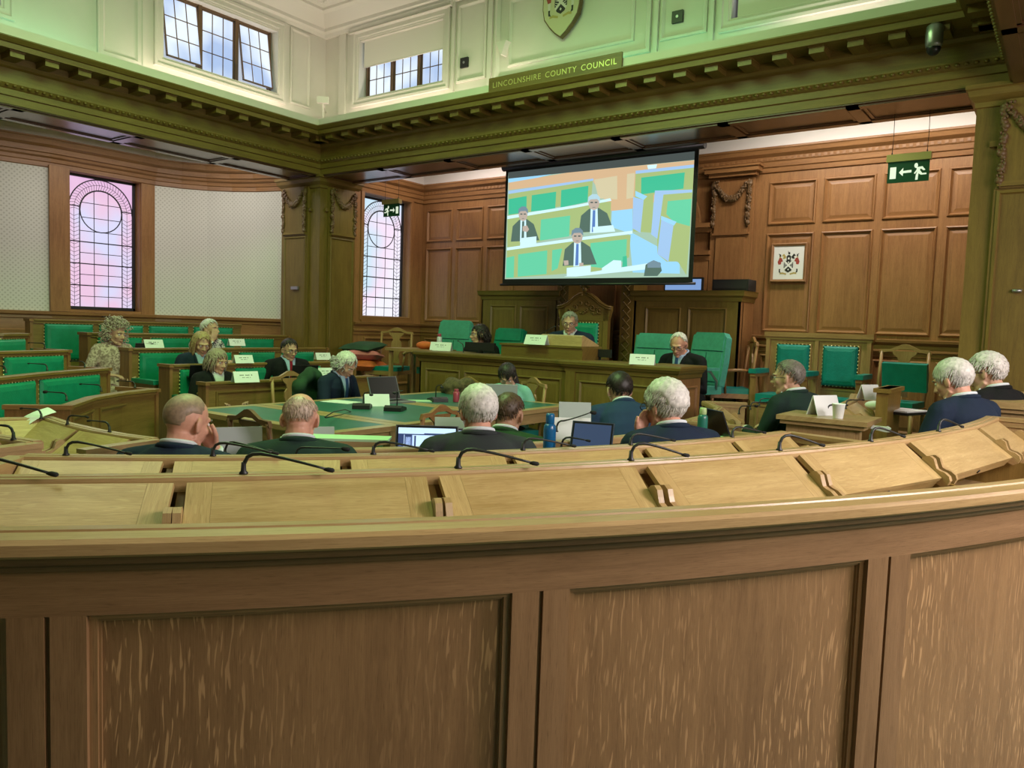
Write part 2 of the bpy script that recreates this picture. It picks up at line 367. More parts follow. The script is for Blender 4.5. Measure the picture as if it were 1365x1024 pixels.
# ornate plaster cornice with a band of leaf relief under the ceiling
hall = [(XR, -2.6), (XR, YB), (XB, YB), (XB, -2.6)]
b = MB(); b.sweep(hall, [(-.30, 5.16), (-.25, 5.16), (-.235, 5.20), (-.20, 5.22), (-.20, 5.26), (-.08, 5.38), (-.03, 5.40), (-.03, 5.43), (.22, 5.46), (.24, 5.43), (.30, 5.45), (.32, 5.5), (-.30, 5.5)], sm=False)
for (p, q) in ((hall[1], hall[2]), (hall[2], hall[3])):
    p, q = Vector(p), Vector(q); L = (q-p).length; d = (q-p)/L; nn = Vector((-d.y, d.x))
    for i in range(int(L/.085)):
        c = p+d*(i*.085+.05)+nn*(.10+.03*math.sin(i*1.3)); b.ball((c.x, c.y, 5.445), (.034, .034, .02), 6, 4)
struct(b.build('trim_1', 'plaster_trim'))

# ---- oak entablature round the hall
b = MB(); b.sweep(hall, [(-.62, ZS), (0, ZS), (0, ZS+.07), (.016, ZS+.075), (.016, ZS+.13), (.03, ZS+.14), (.055, ZS+.175), (.055, ZS+.19), (.004, ZS+.20), (.004, 3.645), (.03, 3.66), (.045, 3.685), (.045, 3.745),
     (.285, 3.745), (.29, 3.79), (.305, 3.795), (.335, 3.83), (.335, ZC), (-.62, ZC)])
ent = struct(b.build('beam', 'oak_beam'))
md = MB(); eg = MB()
for (p, q, first) in ((hall[0], hall[1], 0), (hall[1], hall[2], 0), (hall[2], hall[3], 0)):
    p, q = Vector(p), Vector(q); L = (q-p).length; d = (q-p)/L; nn = Vector((-d.y, d.x)); a = math.atan2(d.y, d.x)
    n = int((L-.3)/.28); st = (L-.3)/n
    for i in range(n+1):
        c = p+d*(.15+i*st); md.M = T(c.x, c.y, 0, a); md.box(-.058, .058, .045, .245, 3.69, 3.742, g='y'); md.box(-.064, .064, .045, .255, 3.735, 3.746, g='y')
    for i in range(int(L/.062)):
        c = p+d*(i*.062+.03)+nn*.05; eg.ball((c.x, c.y, ZS+.158), (.018, .018, .014), 6, 4)
md.build('modillion_course', 'oak_beam', ent); eg.build('egg_moulding', 'oak_beam', ent)
# coffered soffit of the beam
so = MB()
def soffit(L, M):
    keep = so.M; so.M = M; n = max(1, round(L/1.15)); w = L/n
    so.box(0, L, 0, .60, ZS-.012, ZS-.004, g='x')
    for i in range(n+1): so.box(max(0, i*w-.05), min(L, i*w+.05), .02, .58, ZS-.03, ZS-.01, g='y')
    so.box(0, L, .02, .10, ZS-.03, ZS-.01, g='x'); so.box(0, L, .50, .58, ZS-.03, ZS-.01, g='x')
    for i in range(n):
        a, c = i*w+.06, (i+1)*w-.06
        for (x0, x1, y0, y1) in ((a, c, .10, .125), (a, c, .475, .50), (a, a+.025, .10, .5), (c-.025, c, .10, .5)): so.box(x0, x1, y0, y1, ZS-.022, ZS-.01)
    so.M = keep
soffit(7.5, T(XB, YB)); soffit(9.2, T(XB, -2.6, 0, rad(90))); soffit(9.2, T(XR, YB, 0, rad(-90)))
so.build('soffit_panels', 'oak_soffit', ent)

# ---- white ledge that hides the cove lamps
b = MB(); b.sweep(hall, [(.20, ZC), (.22, ZC), (.22, ZC+.115), (.20, ZC+.115)]); b.sweep(hall, [(-.30, ZC), (.2, ZC), (.2, ZC+.01), (-.30, ZC+.01)])
struct(b.build('trim_2', 'plaster_white'))
for (x0, y0, x1, y1, p, c) in ((-8.08, 4.3, -8.08, 6.3, 7.5, (1, .80, .66)), (-7.7, 6.76, -5.7, 6.76, 7, (1, .80, .66)), (-8.08, 2.9, -8.08, 3.9, 1.3, (.3, 1, .55)),
                              (-5.4, 6.76, -5.0, 6.76, 2.4, (1, .80, .66)), (-4.7, 6.76, -2.2, 6.76, 2.6, (.22, 1, .50)), (-2.2, 6.76, -1.3, 6.76, 3.5, (1, .82, .74)), (-1.2, 6.76, -.7, 6.76, 1.0, (.3, 1, .6))):
    L = math.hypot(x1-x0, y1-y0); o = area('cove_lamp', ((x0+x1)/2, (y0+y1)/2, ZC+.03), ((x0+x1)/2, (y0+y1)/2, 9), L if y0 == y1 else .06, p, c, .06 if y0 == y1 else L)
    o.rotation_euler = (PI, 0, 0)

# ---- clerestory walls
ARCH = [(0, 0), (.0, .035), (.03, .035), (.04, .022), (.085, .022), (.095, .012), (.11, .012), (.11, 0)]
PAN = [(0, 0), (0, .016), (.02, .022), (.035, .008), (.045, .002)]
def lights(mb, x0, x1, z0, z1, y, gl, n=3, tilt=()):
    """iron-framed leaded lights; gl = glass builder"""
    mb.box(x0, x1, y-.02, y+.02, z0, z0+.025); mb.box(x0, x1, y-.02, y+.02, z1-.025, z1); w = (x1-x0)/n
    for i in range(n+1):
        c = x0+i*w; c0, c1 = max(x0, c-.022), min(x1, c+.022); mb.box(c0, c1, y-.03, y+.03, z0, z1)
    for i in range(n):
        a, c = x0+i*w+.03, x0+(i+1)*w-.03; t = rad(9) if i in tilt else 0
        M = Matrix.Translation((0, y, z1)) @ Matrix.Rotation(-t, 4, 'X') @ Matrix.Translation((0, -y, -z1))
        for q in (mb, gl):
            q.keep = q.M; q.M = q.M @ M
        h0, h1 = z0+.03, z1-.03
        for s_ in ((a, a+.012, h0, h1), (c-.012, c, h0, h1), (a, c, h0, h0+.012), (a, c, h1-.012, h1)): mb.box(s_[0], s_[1], y-.012, y+.012, s_[2], s_[3])
        for k in (1, 2): xx = a+(c-a)*k/3; mb.box(xx-.005, xx+.005, y-.007, y+.007, h0, h1); zz = h0+(h1-h0)*k/3; mb.box(a, c, y-.007, y+.007, zz-.005, zz+.005)
        gl.box(a, c, y-.002, y+.002, h0, h1)
        for q in (mb, gl): q.M = q.keep
WZ0, WZ1 = 4.27, 5.02
b = MB(MN(YU)); nh = [(-7.62, -6.2, WZ0+.04, WZ1), (-2.72, -1.2, WZ0+.04, WZ1)]
grid_wall(b, XB-.3, XR+.3, ZC, 5.5, nh, 0)
for h in nh: reveal(b, *h, .2); frame(b, h[0]-.11, h[1]+.11, h[2]-.11, h[3]+.13, ARCH); frame(b, h[0]-.15, h[1]+.15, h[3]+.10, h[3]+.15, [(0, 0), (0, .07), (.02, .05), (.024, .05), (.0249, 0)])
for (x0, x1) in ((-5.98, -5.55), (-3.42, -2.95)): frame(b, x0, x1, 4.24, 5.12, PAN)
frame(b, -5.42, -3.52, 4.16, 5.14, [(0, 0), (0, .03), (.03, .035), (.05, .012), (.06, .004)])
frame(b, -5.24, -3.70, 4.30, 5.02, PAN[:])
b.box(-6.05, -6.01, -.03, 0, ZC, 5.3); b.box(-5.52, -5.46, -.03, 0, ZC, 5.3); b.box(-3.48, -3.44, -.03, 0, ZC, 5.3); b.box(-2.92, -2.88, -.03, 0, ZC, 5.3); b.box(-7.98, -7.86, -.03, 0, ZC, 5.3)
struct(b.build('wall_north_clerestory', 'plaster_white'))
b = MB(MW(XU)); wh = [(4.68, 6.17, WZ0, WZ1), (1.6, 3.1, WZ0, WZ1)]
grid_wall(b, -2.6, YB+.3, ZC, 5.5, wh, 0)
for h in wh: reveal(b, *h, .2); frame(b, h[0]-.11, h[1]+.11, h[2]-.11, h[3]+.13, ARCH)
frame(b, 3.97, 4.45, 4.08, 5.14, [(0, 0), (0, .03), (.012, .03), (.02, .02), (.06, .02), (.075, .004), (.085, .0)]); frame(b, 6.36, 6.68, 4.2, 5.14, PAN)
struct(b.build('wall_west_clerestory', 'plaster_white'))
b = MB(); b.box(XR+.27, XR+.3, -2.6, YB+.3, ZC, 5.5); struct(b.build('wall_east_clerestory', 'plaster_white'))
for i, (M, h, tl) in enumerate(((MN(YU), nh[0], ()), (MN(YU), nh[1], ()), (MW(XU), wh[0], (0, 2)), (MW(XU), wh[1], ()))):
    fr_, gl_ = MB(M), MB(M); lights(fr_, h[0]+.02, h[1]-.02, h[2], h[3], .13, gl_, 3, tl)
    wo = struct(fr_.build('window_%d' % (i+3), 'window_iron')); gl_.build('pane', 'glass_sky', wo)
b = MB(MN(YU)); b.box(-7.58, -6.24, .04, .05, 4.70, 5.02); b.tube([(-7.58, .045, 4.70), (-6.24, .045, 4.70)], .008); tag(b.build('roller_blind', 'plaster_trim'), 'white roller blind half lowered over the high window right of the corner', 'blind')
b = MB(MN(YU)); b.box(-2.68, -1.24, .04, .05, 4.33, 5.02); b.tube([(-2.68, .045, 4.33), (-1.24, .045, 4.33)], .008); tag(b.build('roller_blind', 'plaster_trim'), 'white roller blind fully lowered over the high window at the upper right', 'blind')

# ---- north bay walls
NZ = .42
cols = [(-7.91, -7.41), (-7.34, -6.84), (-6.77, -6.27), (-2.83, -2.32), (-2.25, -1.74), (-1.67, -1.16), (-1.09, -.58)]
pan = [(a, c, 2.67, 3.14) for a, c in cols]+[(a, c, 1.50, 2.58) for a, c in cols]+[(a, c, .5, 1.25) for a, c in cols]
b = MB(); panelled(b, MN(YW), XB-.1, XR+.3, 0, 3.3, pan)
b.sweep([(XR+.3, YW), (XB, YW), (XB, YB+.6)], [(0, 3.24), (.02, 3.245), (.025, 3.29), (.04, 3.30), (.045, 3.35), (.055, 3.36), (.06, 3.40), (.10, 3.43), (.11, 3.47), (.12, 3.48), (.12, 3.50), (0, 3.50)])
b.sweep([(XR+.3, YW), (XB, YW), (XB, YB+.6)], [(0, 1.28), (.012, 1.285), (.015, 1.32), (.03, 1.335), (.03, 1.35), (.012, 1.36), (.012, 1.40), (.05, 1.43), (.055, 1.455), (0, 1.46)])
for i in range(120): b.box(-8+.1+i*.062, -8+.13+i*.062, YW-.062, YW-.04, 3.365, 3.395)
wn = struct(b.build('wall_north', 'oak_wall'))
b = MB(); b.box(XB-.1, XR+.3, YW-.001, YW+.1, 3.5, 3.85); b.box(XB-.1, XB+.001, YB+.6, YW, 3.5, 3.85); struct(b.build('wall_north_frieze', 'ceiling_white'))
# pilasters, arch and doorcase behind the projection screen
dc = MB(MN(YW-.02))
for s_ in (-1, 1):
    x = -4.25+s_*1.03
    dc.box(x-.24, x+.24, -.04, 0, NZ, 3.2, g='z'); dc.box(x-.17, x+.17, -.055, -.04, NZ+.15, 2.55, g='z'); dc.box(x-.19, x+.19, -.07, -.04, 2.60, 3.16, g='z'); dc.box(x-.21, x+.21, -.075, -.04, 2.575, 2.60)
    dc.box(x-.27, x+.27, -.10, 0, 3.22, 3.26); dc.box(x-.31, x+.31, -.14, 0, 3.26, 3.31); dc.box(x-.33, x+.33, -.16, 0, 3.31, 3.33)
    for z_, o_ in ((2.30, .05), (2.36, .09), (2.62, .06), (2.67, .11)): dc.box(-4.25+s_*.42, -4.25+s_*.80, -o_, 0, z_, z_+.05)
    dc.box(-4.25+s_*.42, -4.25+s_*.78, -.04, 0, NZ, 2.3, g='z')
n = 22; A = [PI*i/n for i in range(n+1)]
for (r0, r1, o_) in ((.42, .50, .05), (.50, .60, .09), (.60, .66, .06)):
    for a0, a1 in zip(A, A[1:]):
        q = [(-4.25+r*math.cos(a), 2.70+r*math.sin(a)) for r, a in ((r0, a0), (r1, a0), (r1, a1), (r0, a1))]; dc.prism(q, -o_, 0, 'y')
dco = struct(dc.build('trim_3', 'oak_wall'))
def festoon(name, mats, parent, M, w, drop=.6, top=0.0):
    """carved drops at both sides and a swag between; local x right, z down from top, y=-out"""
    fb = MB(M); rnd = random.Random(3)
    for s_ in (-1, 1):
        for i in range(20):
            z = top-.03-i*drop/21; r = .022+.008*math.sin(i*1.7)+(.006 if i < 4 else 0)
            fb.ball((s_*w/2+rnd.uniform(-.008, .008), -.022, z), (r*1.15, r*.8, r*.9), 7, 5)
            fb.ball((s_*w/2+rnd.uniform(-.024, .024), -.030, z+.01), (r*.5, r*.5, r*.8), 6, 4)
        fb.tube([(s_*w/2, -.02, top-drop+.02), (s_*w/2, -.02, top-drop-.03)], [.02, .004])
    for i in range(17):
        t = i/16; x = (t-.5)*(w-.06); z = top-.04-.17*(1-(2*t-1)**2)
        r = .020+.022*(1-(2*t-1)**2); fb.ball((x, -.03, z), (r, r*.8, r), 7, 5)
        for k in range(3): fb.ball((x+rnd.uniform(-.03, .03), -.05, z+rnd.uniform(-.03, .03)), (.014, .012, .014), 6, 4)
    return fb.build(name, mats, parent)
festoon('festoon', 'oak_carved', dco, MN(YW-.085) @ Matrix.Translation((-4.25+1.03, 0, 3.18)), .40, .50); festoon('festoon', 'oak_carved', dco, MN(YW-.085) @ Matrix.Translation((-4.25-1.03, 0, 3.18)), .40, .50)
# west wall of the north bay, with the leaded window
b = MB(); hz = (7.42, 8.33, 1.49, 3.22); panelled(b, MW(XB), YB+.6, YW, 0, 3.3, [(7.5, 8.3, .5, 1.25), hz][:1]) if False else None
keep = b.M; b.M = MW(XB); grid_wall(b, YB+.6, YW, 0, 3.3, [hz, (7.45, 8.4, .55, 1.25)]); reveal(b, *hz, .17); b.box(hz[0]-.03, hz[1]+.06, -.02, .17, hz[2]-.03, hz[2]); frame(b, hz[0]-.06, hz[1]+.06, hz[2]-.0, hz[3]+.06, [(0, 0), (0, .015), (.05, .02), (.06, .0)]); b.M = keep
raised_panel(b, MW(XB) @ Matrix.Translation((7.45, 0, .55)), .95, .70)
struct(b.build('wall_northwest', 'oak_wall'))
b = MB(); b.box(XR+.3, XR+.4, YB+.6, YW, 0, 3.85); struct(b.build('wall_northeast', 'oak_wall'))

def stained(idx, M, x0, x1, z0, z1, y, glass):
    """leaded window with an arched leaf border, a round light at the head and plain quarries"""
    fb, gb = MB(M), MB(M); W = x1-x0; cx = (x0+x1)/2
    gb.box(x0, x1, y-.002, y+.004, z0, z1)
    fb.box(x0, x0+.03, y-.025, y+.025, z0, z1); fb.box(x1-.03, x1, y-.025, y+.025, z0, z1); fb.box(x0, x1, y-.025, y+.025, z0, z0+.03); fb.box(x0, x1, y-.025, y+.025, z1-.03, z1)
    bw = W*.155; R1 = W/2-.03; R2 = R1-bw; zc = z1-.03-R1
    t = .006
    def bar(p, q, r=t): fb.tube([(p[0], y, p[1]), (q[0], y, q[1])], r, 4)
    def arc(cx_, cz, R, a0, a1, n=28, r=t): fb.tube([(cx_+R*math.cos(a0+(a1-a0)*i/n), y, cz+R*math.sin(a0+(a1-a0)*i/n)) for i in range(n+1)], r, 4)
    arc(cx, zc, R1, 0, PI, r=.010); arc(cx, zc, R2, 0, PI, r=.008); bar((cx-R2, zc), (cx-R2, z0+.03), .008); bar((cx+R2, zc), (cx+R2, z0+.03), .008); bar((cx-R1, zc), (cx-R1, z0+.03)); bar((cx+R1, zc), (cx+R1, z0+.03))
    rc = R2*.98; arc(cx, zc, rc, 0, 2*PI, r=.009)
    gx = R2/1.5
    for s_ in (-.5, .5):
        bar((cx+s_*gx, zc+rc*.93), (cx+s_*gx, z0+.03))
    n = 7; zt = zc-rc
    for i in range(n+1):
        z = zt-(zt-z0-.03)*i/n if i else zt
        bar((cx-R2, z), (cx+R2, z)); 
        if i % 2 == 1: bar((x0, z), (x1, z), .010)
    bar((x0, zc+rc*.15), (cx-R2, zc+rc*.15), .009); bar((cx+R2, zc+rc*.15), (x1, zc+rc*.15), .009)
    for z in (zc-rc*.35, zc+rc*.35): bar((cx-rc*.93, z), (cx+rc*.93, z))
    # leaf chevrons of the border
    k = int((zc-z0-.05)/.052)
    for i in range(k):
        z = z0+.06+i*.052
        for s_ in (-1, 1):
            m_ = cx+s_*(R1+R2)/2; bar((cx+s_*R1, z+.035), (m_, z), .0035); bar((cx+s_*R2, z+.035), (m_, z), .0035)
    for s_ in (-1, 1): bar((cx+s_*(R1+R2)/2, z0+.03), (cx+s_*(R1+R2)/2, zc), .0035)
    for i in range(30):
        a = PI*(i+.5)/30; a2 = a+.07; m_ = (R1+R2)/2
        for R in (R1, R2): bar((cx+R*math.cos(a2), zc+R*math.sin(a2)), (cx+m_*math.cos(a), zc+m_*math.sin(a)), .0035)
    arc(cx, zc, (R1+R2)/2, 0, PI, r=.0035)
    wo = struct(fb.build('window_%d' % idx, 'lead')); gb.build('pane', glass, wo)
stained(1, MW(-10.45), 4.68, 5.57, 1.50, 3.24, .13, 'glass_pink')
stained(2, MW(XB), 7.45, 8.30, 1.50, 3.21, .13, 'glass_blue')

# ---- west bay: curved wall with fabric covering
bay_n = [(-10.42, 5.78), (-10.30, 6.10), (-10.10, 6.38), (-9.83, 6.60), (-9.5, 6.77), (-9.15, 6.87), (-8.7, 6.93)][::-1]
bay_s = [(-10.47, 4.45), (-10.60, 3.9), (-10.70, 3.2), (-10.70, 2.4), (-10.6, 1.5), (-10.35, .6), (-9.9, -.4), (-9.3, -1.2), (-8.6, -1.6)]
b = MB()
for pth in (bay_n, bay_s): b.sweep(pth, [(0, 1.46), (0, 3.28), (-.08, 3.28), (-.08, 1.46)])
bay = bay_n+bay_s
struct(b.build('wall_west_fabric', 'fabric_wall'))
b = MB(); b.sweep(bay, [(0, 3.24), (.02, 3.25), (.02, 3.30), (.035, 3.31), (.04, 3.35), (.07, 3.37), (.075, 3.40), (.10, 3.41), (.105, 3.47), (.15, 3.50), (.16, 3.56), (.17, 3.57), (.17, 3.585), (-.1, 3.585), (-.1, 3.24)])
b.sweep(bay, [(0, 0), (0, 1.15), (.015, 1.16), (.018, 1.22), (.005, 1.23), (.005, 1.36), (.02, 1.37), (.02, 1.40), (.05, 1.42), (.055, 1.455), (-.1, 1.47), (-.1, 0)])
M = MW(-10.45)
keep = b.M; b.M = M
b.box(4.42, 4.66, -.03, .0, 1.46, 3.27, g='z'); b.box(5.59, 5.80, -.03, .02, 1.46, 3.27, g='z')
b.box(4.64, 4.66, 0, .18, 1.46, 3.26, g='z'); b.box(5.58, 5.60, 0, .18, 1.46, 3.26, g='z'); b.box(4.64, 5.6, -.02, .18, 1.46, 1.49); b.box(4.64, 5.6, -.0, .18, 3.245, 3.27)
b.box(4.1, 6.1, .18, .2, 1.3, 3.4); b.M = keep
struct(b.build('wall_west', 'oak_wall'))
b = MB(); b.sweep(bay, [(.02, 3.58), (.02, 3.75), (-.1, 3.75), (-.1, 3.58)]); struct(b.build('wall_west_frieze', 'ceiling_white'))

# ---- piers at the corners of the hall
def pier(x0, x1, y0, y1, fx, faces):
    b = MB(); b.box(x0, x1, y0, y1, 0, ZS, g='z')
    b.sweep([(x0, y0), (x1, y0), (x1, y1), (x0, y1)], [(0, ZS-.16), (.012, ZS-.155), (.012, ZS-.12), (.05, ZS-.08), (.06, ZS-.04), (.075, ZS-.03), (.075, ZS), (0, ZS)], closed=True, side=-1)
    b.sweep([(x0, y0), (x1, y0), (x1, y1), (x0, y1)], [(0, 0), (.04, 0), (.04, .2), (.015, .25), (0, .25)], closed=True, side=-1)
    for M, a, c in faces:
        k = b.M; b.M = M
        b.box(a, c, -.035, 0, .25, ZS-.13, g='z')
        b.box(a+.035, c-.035, -.06, -.035, 2.62, ZS-.13, g='z'); b.box(a+.02, c-.02, -.07, -.035, 2.585, 2.62); b.box(a+.01, c-.01, -.05, -.035, 2.57, 2.59)
        frame(b, a+.02, c-.02, .35, 2.56, [(0, .035), (0, .045), (.02, .05), (.03, .036)])
        b.box(a-.05, c+.05, -.03, 0, 2.88, 2.92)
        b.M = k
    o = struct(b.build('pillar', 'oak_beam'))
    for M, a, c in faces: festoon('festoon', 'oak_carved', o, M @ Matrix.Translation(((a+c)/2, -.04, ZS-.15)), c-a-.07, .58)
    return o
pier(-8.80, XB-.02, YB+.02, YB+.64, 0, [(MN(YB+.02), -8.72, -8.22), (MW(XB-.02), YB+.14, YB+.60)])
pier(-.70, .25, YB+.02, YB+.64, 0, [(MN(YB+.02), -.55, -.08)])
# south and east enclosure behind the camera
b = MB(); b.box(-8.6, 2.2, -2.9, -2.8, 0, 5.6); struct(b.build('wall_south', 'oak_wall'))
b = MB()
ebay = [(.25, 7.2), (1.1, 6.9), (1.75, 6.2), (2.05, 5.2), (2.15, 3.4), (2.1, 1.2), (1.9, -.4), (1.5, -1.8), (.9, -2.8)]
b.sweep(ebay, [(0, 0), (0, 1.46), (.05, 1.46), (.05, 0)]); b.sweep(ebay, [(.0, 3.25), (.12, 3.6), (0, 3.6)], side=-1)
struct(b.build('wall_east', 'oak_wall')); b = MB(); b.sweep(ebay, [(0, 1.46), (0, 3.75), (.05, 3.75), (.05, 1.46)]); struct(b.build('wall_east_fabric', 'fabric_wall'))
b = MB(); b.box(XR+.6, 2.3, -2.9, 7.3, 3.72, 3.8); struct(b.build('ceiling_east_bay', 'ceiling_white'))
# ================================================================== CURVED DESK ROWS
def arcpts(cx, cy, R, a0, a1, n=40): return [(cx+R*math.cos(rad(a0+(a1-a0)*i/n)), cy+R*math.sin(rad(a0+(a1-a0)*i/n))) for i in range(n+1)]
class Path:
    def __init__(s, pts):
        s.p = [Vector(q) for q in pts]; s.L = [0]
        for a, b in zip(s.p, s.p[1:]): s.L.append(s.L[-1]+(b-a).length)
        s.len = s.L[-1]
    def at(s, t):
        i = 0
        while i < len(s.L)-2 and t > s.L[i+1]: i += 1
        d = (s.p[i+1]-s.p[i]).normalized(); return s.p[i]+d*(t-s.L[i]), d
    def near(s, q):
        q = Vector((q[0], q[1])); best = None
        for i in range(len(s.p)-1):
            d = s.p[i+1]-s.p[i]; k = max(0, min(1, (q-s.p[i]).dot(d)/d.length_squared)); e = (s.p[i]+d*k-q).length
            if best is None or e < best[0]: best = (e, s.L[i]+k*d.length)
        return best[1]
    def sub(s, a, b, n=None):
        n = n or max(2, int(abs(b-a)/.08)); return [tuple(s.at(a+(b-a)*i/n)[0]) for i in range(n+1)]
def frame_at(path, t, out=0.0, z=0.0):
    """local x along the row, y away from the outer side (inwards), z up; origin offset outwards by out"""
    p, d = path.at(t); r = Vector((d.y, -d.x)); o = p+r*out
    return Matrix.Translation((o.x, o.y, z)) @ Matrix(((d.x, -d.y, 0), (d.y, d.x, 0), (0, 0, 1))).to_4x4()
def sloped_lid(parent, path, s0, s1, zt, open_=False, lock=True, label=None):
    (p0, d0), (p1, d1) = path.at(s0), path.at(s1)
    ex = Vector((*(p1-p0), 0)); w_ = ex.length; ex.normalize(); out = Vector((ex.y, -ex.x, 0))
    f0 = .048; run, drop = .150, .108
    up = (-out*run+Vector((0, 0, drop))); Ls = up.length; ey = up/Ls; ez = ex.cross(ey)
    o = Vector((p0.x, p0.y, zt-.010))+out*f0-up; spread = .012
    M = Matrix(((ex.x, ey.x, ez.x, o.x), (ex.y, ey.y, ez.y, o.y), (ex.z, ey.z, ez.z, o.z), (0, 0, 0, 1)))
    b = MB(M); b.box(.045, w_-.045, 0, Ls, -.016, 0, g='x'); b.box(-spread, .0445, 0, Ls, -.016, 0, g='y'); b.box(w_-.0445, w_+spread, 0, Ls, -.016, 0, g='y')
    b.box(-spread, w_+spread, .002, .022, -.052, -.016, g='x'); 
    lid = b.build('lid', 'oak_lid', parent, bevel=.002)
    prof = [(.100, 0), (.096, .014), (.084, .024), (.066, .025), (.050, .016), (.036, .009), (.022, .011), (.006, .016), (-.014, .016), (-.027, .008), (-.030, -.008), (-.022, -.022), (.02, -.03), (.100, -.03)]
    for x in (-spread-.019, w_+spread+.001): bk = MB(M); bk.prism([(q[0], q[1]*1.25) for q in prof], x, x+.018, 'x', grain=(0, 1, 0)); bk.build('bracket', 'oak_desk', lid, bevel=.0015)
    if lock:
        k = MB(M); k.tube([(w_*.5, .003, -.034), (w_*.5, -.002, -.034)], .009, 10); k.build('lock', 'dark_metal', lid)
    return lid
def lid_row(name, label, path, zt, zf, lids, seat=True, ends=(True, True), depth=.36, cat='desk', group=None, lock=True):
    o = thing(name, label, cat, (path.p[0].x, path.p[0].y, zf), group=group); o.location = (0, 0, 0)
    P = [tuple(q) for q in path.p]
    b = MB(); b.sweep(P, [(-.035, zt-.035), (-.035, zt-.010), (-.026, zt), (.004, zt), (.006, zt-.005), (.012, zt-.005), (.014, zt), (.030, zt-.001), (.034, zt-.008), (.034, zt-.035)], side=-1); b.build('rail', 'oak_desk', o)
    b = MB(); b.sweep(P, [(-.020, zf), (-.020, zt-.035), (.010, zt-.035), (.010, zf)], side=-1)
    n = max(1, round(path.len/.62))
    for i in range(n+1):
        s = i*path.len/n; M = frame_at(path, min(max(s, .04), path.len-.04), .0, 0); b.M = M; b.box(-.035, .035, .018, .032, zf, zt-.03, g='z')
    b.build('back_panel', 'oak_row', o)
    b = MB(); b.sweep(P, [(.010, zt-.27), (.010, zt-.25), (depth, zt-.262), (depth, zt-.284)], side=-1)
    b.sweep(P, [(depth-.02, zt-.33), (depth-.02, zt-.284), (depth+.006, zt-.275), (depth+.006, zt-.33)], side=-1); b.build('desk_board', 'oak_desk', o)
    for a, c in zip(lids, lids[1:]):
        b = MB(); s = (a[1]+c[0])/2; b.M = frame_at(path, s, 0, 0); b.prism([(-.012, zt-.02), (-.17, zt-.135), (-depth+.01, zt-.16), (-depth+.01, zf+.05), (-.012, zf+.05)], -.009, .009, 'x', grain=(0, 0, 1)); b.build('divider', 'oak_row', o)
    for k, s in enumerate((0, path.len)):
        if ends[k]:
            b = MB(frame_at(path, s, 0, 0)); x0, x1 = (-.035, .0) if k == 0 else (0, .035)
            b.box(x0, x1, -depth-.01, .02, zf, zt-.035, g='z'); b.box(x0-.008, x1+.008, -depth-.02, .0, zt-.05, zt-.022, g='y'); b.box(x0-.014, x1+.014, -depth-.026, .0, zt-.022, zt-.003, g='y'); b.build('end_panel', 'oak_desk', o)
    if seat:
        b = MB(); b.sweep(P, [(-.46, zf+.36), (-.48, zf+.41), (-.46, zf+.44), (-.06, zf+.43), (-.03, zf+.36)], side=-1, sm=False); b.build('seat', 'leather_green', o)
        b = MB(); b.sweep(P, [(-.43, zf-.0), (-.43, zf+.36), (-.40, zf+.36), (-.40, zf)], side=-1); b.build('seat_base', 'oak_row', o)
    for (a, c) in lids: sloped_lid(o, path, a, c, zt, lock=lock)
    return o
# microphones ---------------------------------------------------------
def gooseneck(label, base, ang, L=.17, rise=.045, droop=-.03, big=False, group=None, lean=.0, name='gooseneck_microphone'):
    o = thing(name, label, 'microphone', base, ang, group)
    b = MB(); b.lathe([(.011, 0), (.011, .004), (.007, .008), (.0055, .03)], seg=10); b.build('socket', 'black_plastic', o)
    pts = [(0, 0, .02), (.002, 0, rise*.55), (.009, 0, rise*.85), (.022, 0, rise), (.04, 0, rise*1.03)]; n = 6
    for i in range(1, n+1): t = i/n; pts.append((.04+(L-.04)*t, 0, rise*1.03+(droop)*t**1.2))
    b = MB(); b.tube(pts, [.0050]*5+[.0042-.0010*i/n for i in range(1, n+1)], 8); b.build('neck', 'black_plastic', o)
    b = MB(); p = Vector(pts[-1]); r = .011 if big else .0058; b.tube([p-Vector((.006, 0, 0)), p+Vector((.004, 0, -.001)), p+Vector((.022 if big else .016, 0, -.003)), p+Vector((.028 if big else .02, 0, -.003))], [r*.6, r, r, r*.5], 10); b.build('microphone_head', 'black_matte', o)
    return o

# --- row A (outermost, just beyond the parapet)
PA = Path(arcpts(-6.50, 4.92, 6.18, -53, -1.5, 46)); ZA = 1.07
gapsA = [(-150, -128), (238, 252), (566, 580), (832, 846), (1040, 1048), (1178, 1185), (1270, 1275), (1326, 1345)]
def spx(path, x, y, z): return path.near(onZ(x, y, z)[:2])
def rail_y(x, tab):
    for (x0, y0), (x1, y1) in zip(tab, tab[1:]):
        if x <= x1: break
    return y0+(y1-y0)*(x-x0)/(x1-x0)
TA = [(-300, 630), (0, 632.7), (440, 632.7), (676, 622.6), (900, 609), (1043, 600), (1182, 583), (1290, 562), (1335, 558)]
ga = [(spx(PA, a, rail_y(a, TA), ZA), spx(PA, c, rail_y(c, TA), ZA)) for a, c in gapsA]
lidsA = [(g0[1]+.012, g1[0]-.012) for g0, g1 in zip(ga, ga[1:])]
rowA = lid_row('desk_row', 'long curved oak desk row just beyond the panelled parapet, nearest row of tilted lids', PA, ZA, .2, lidsA, lock=True)
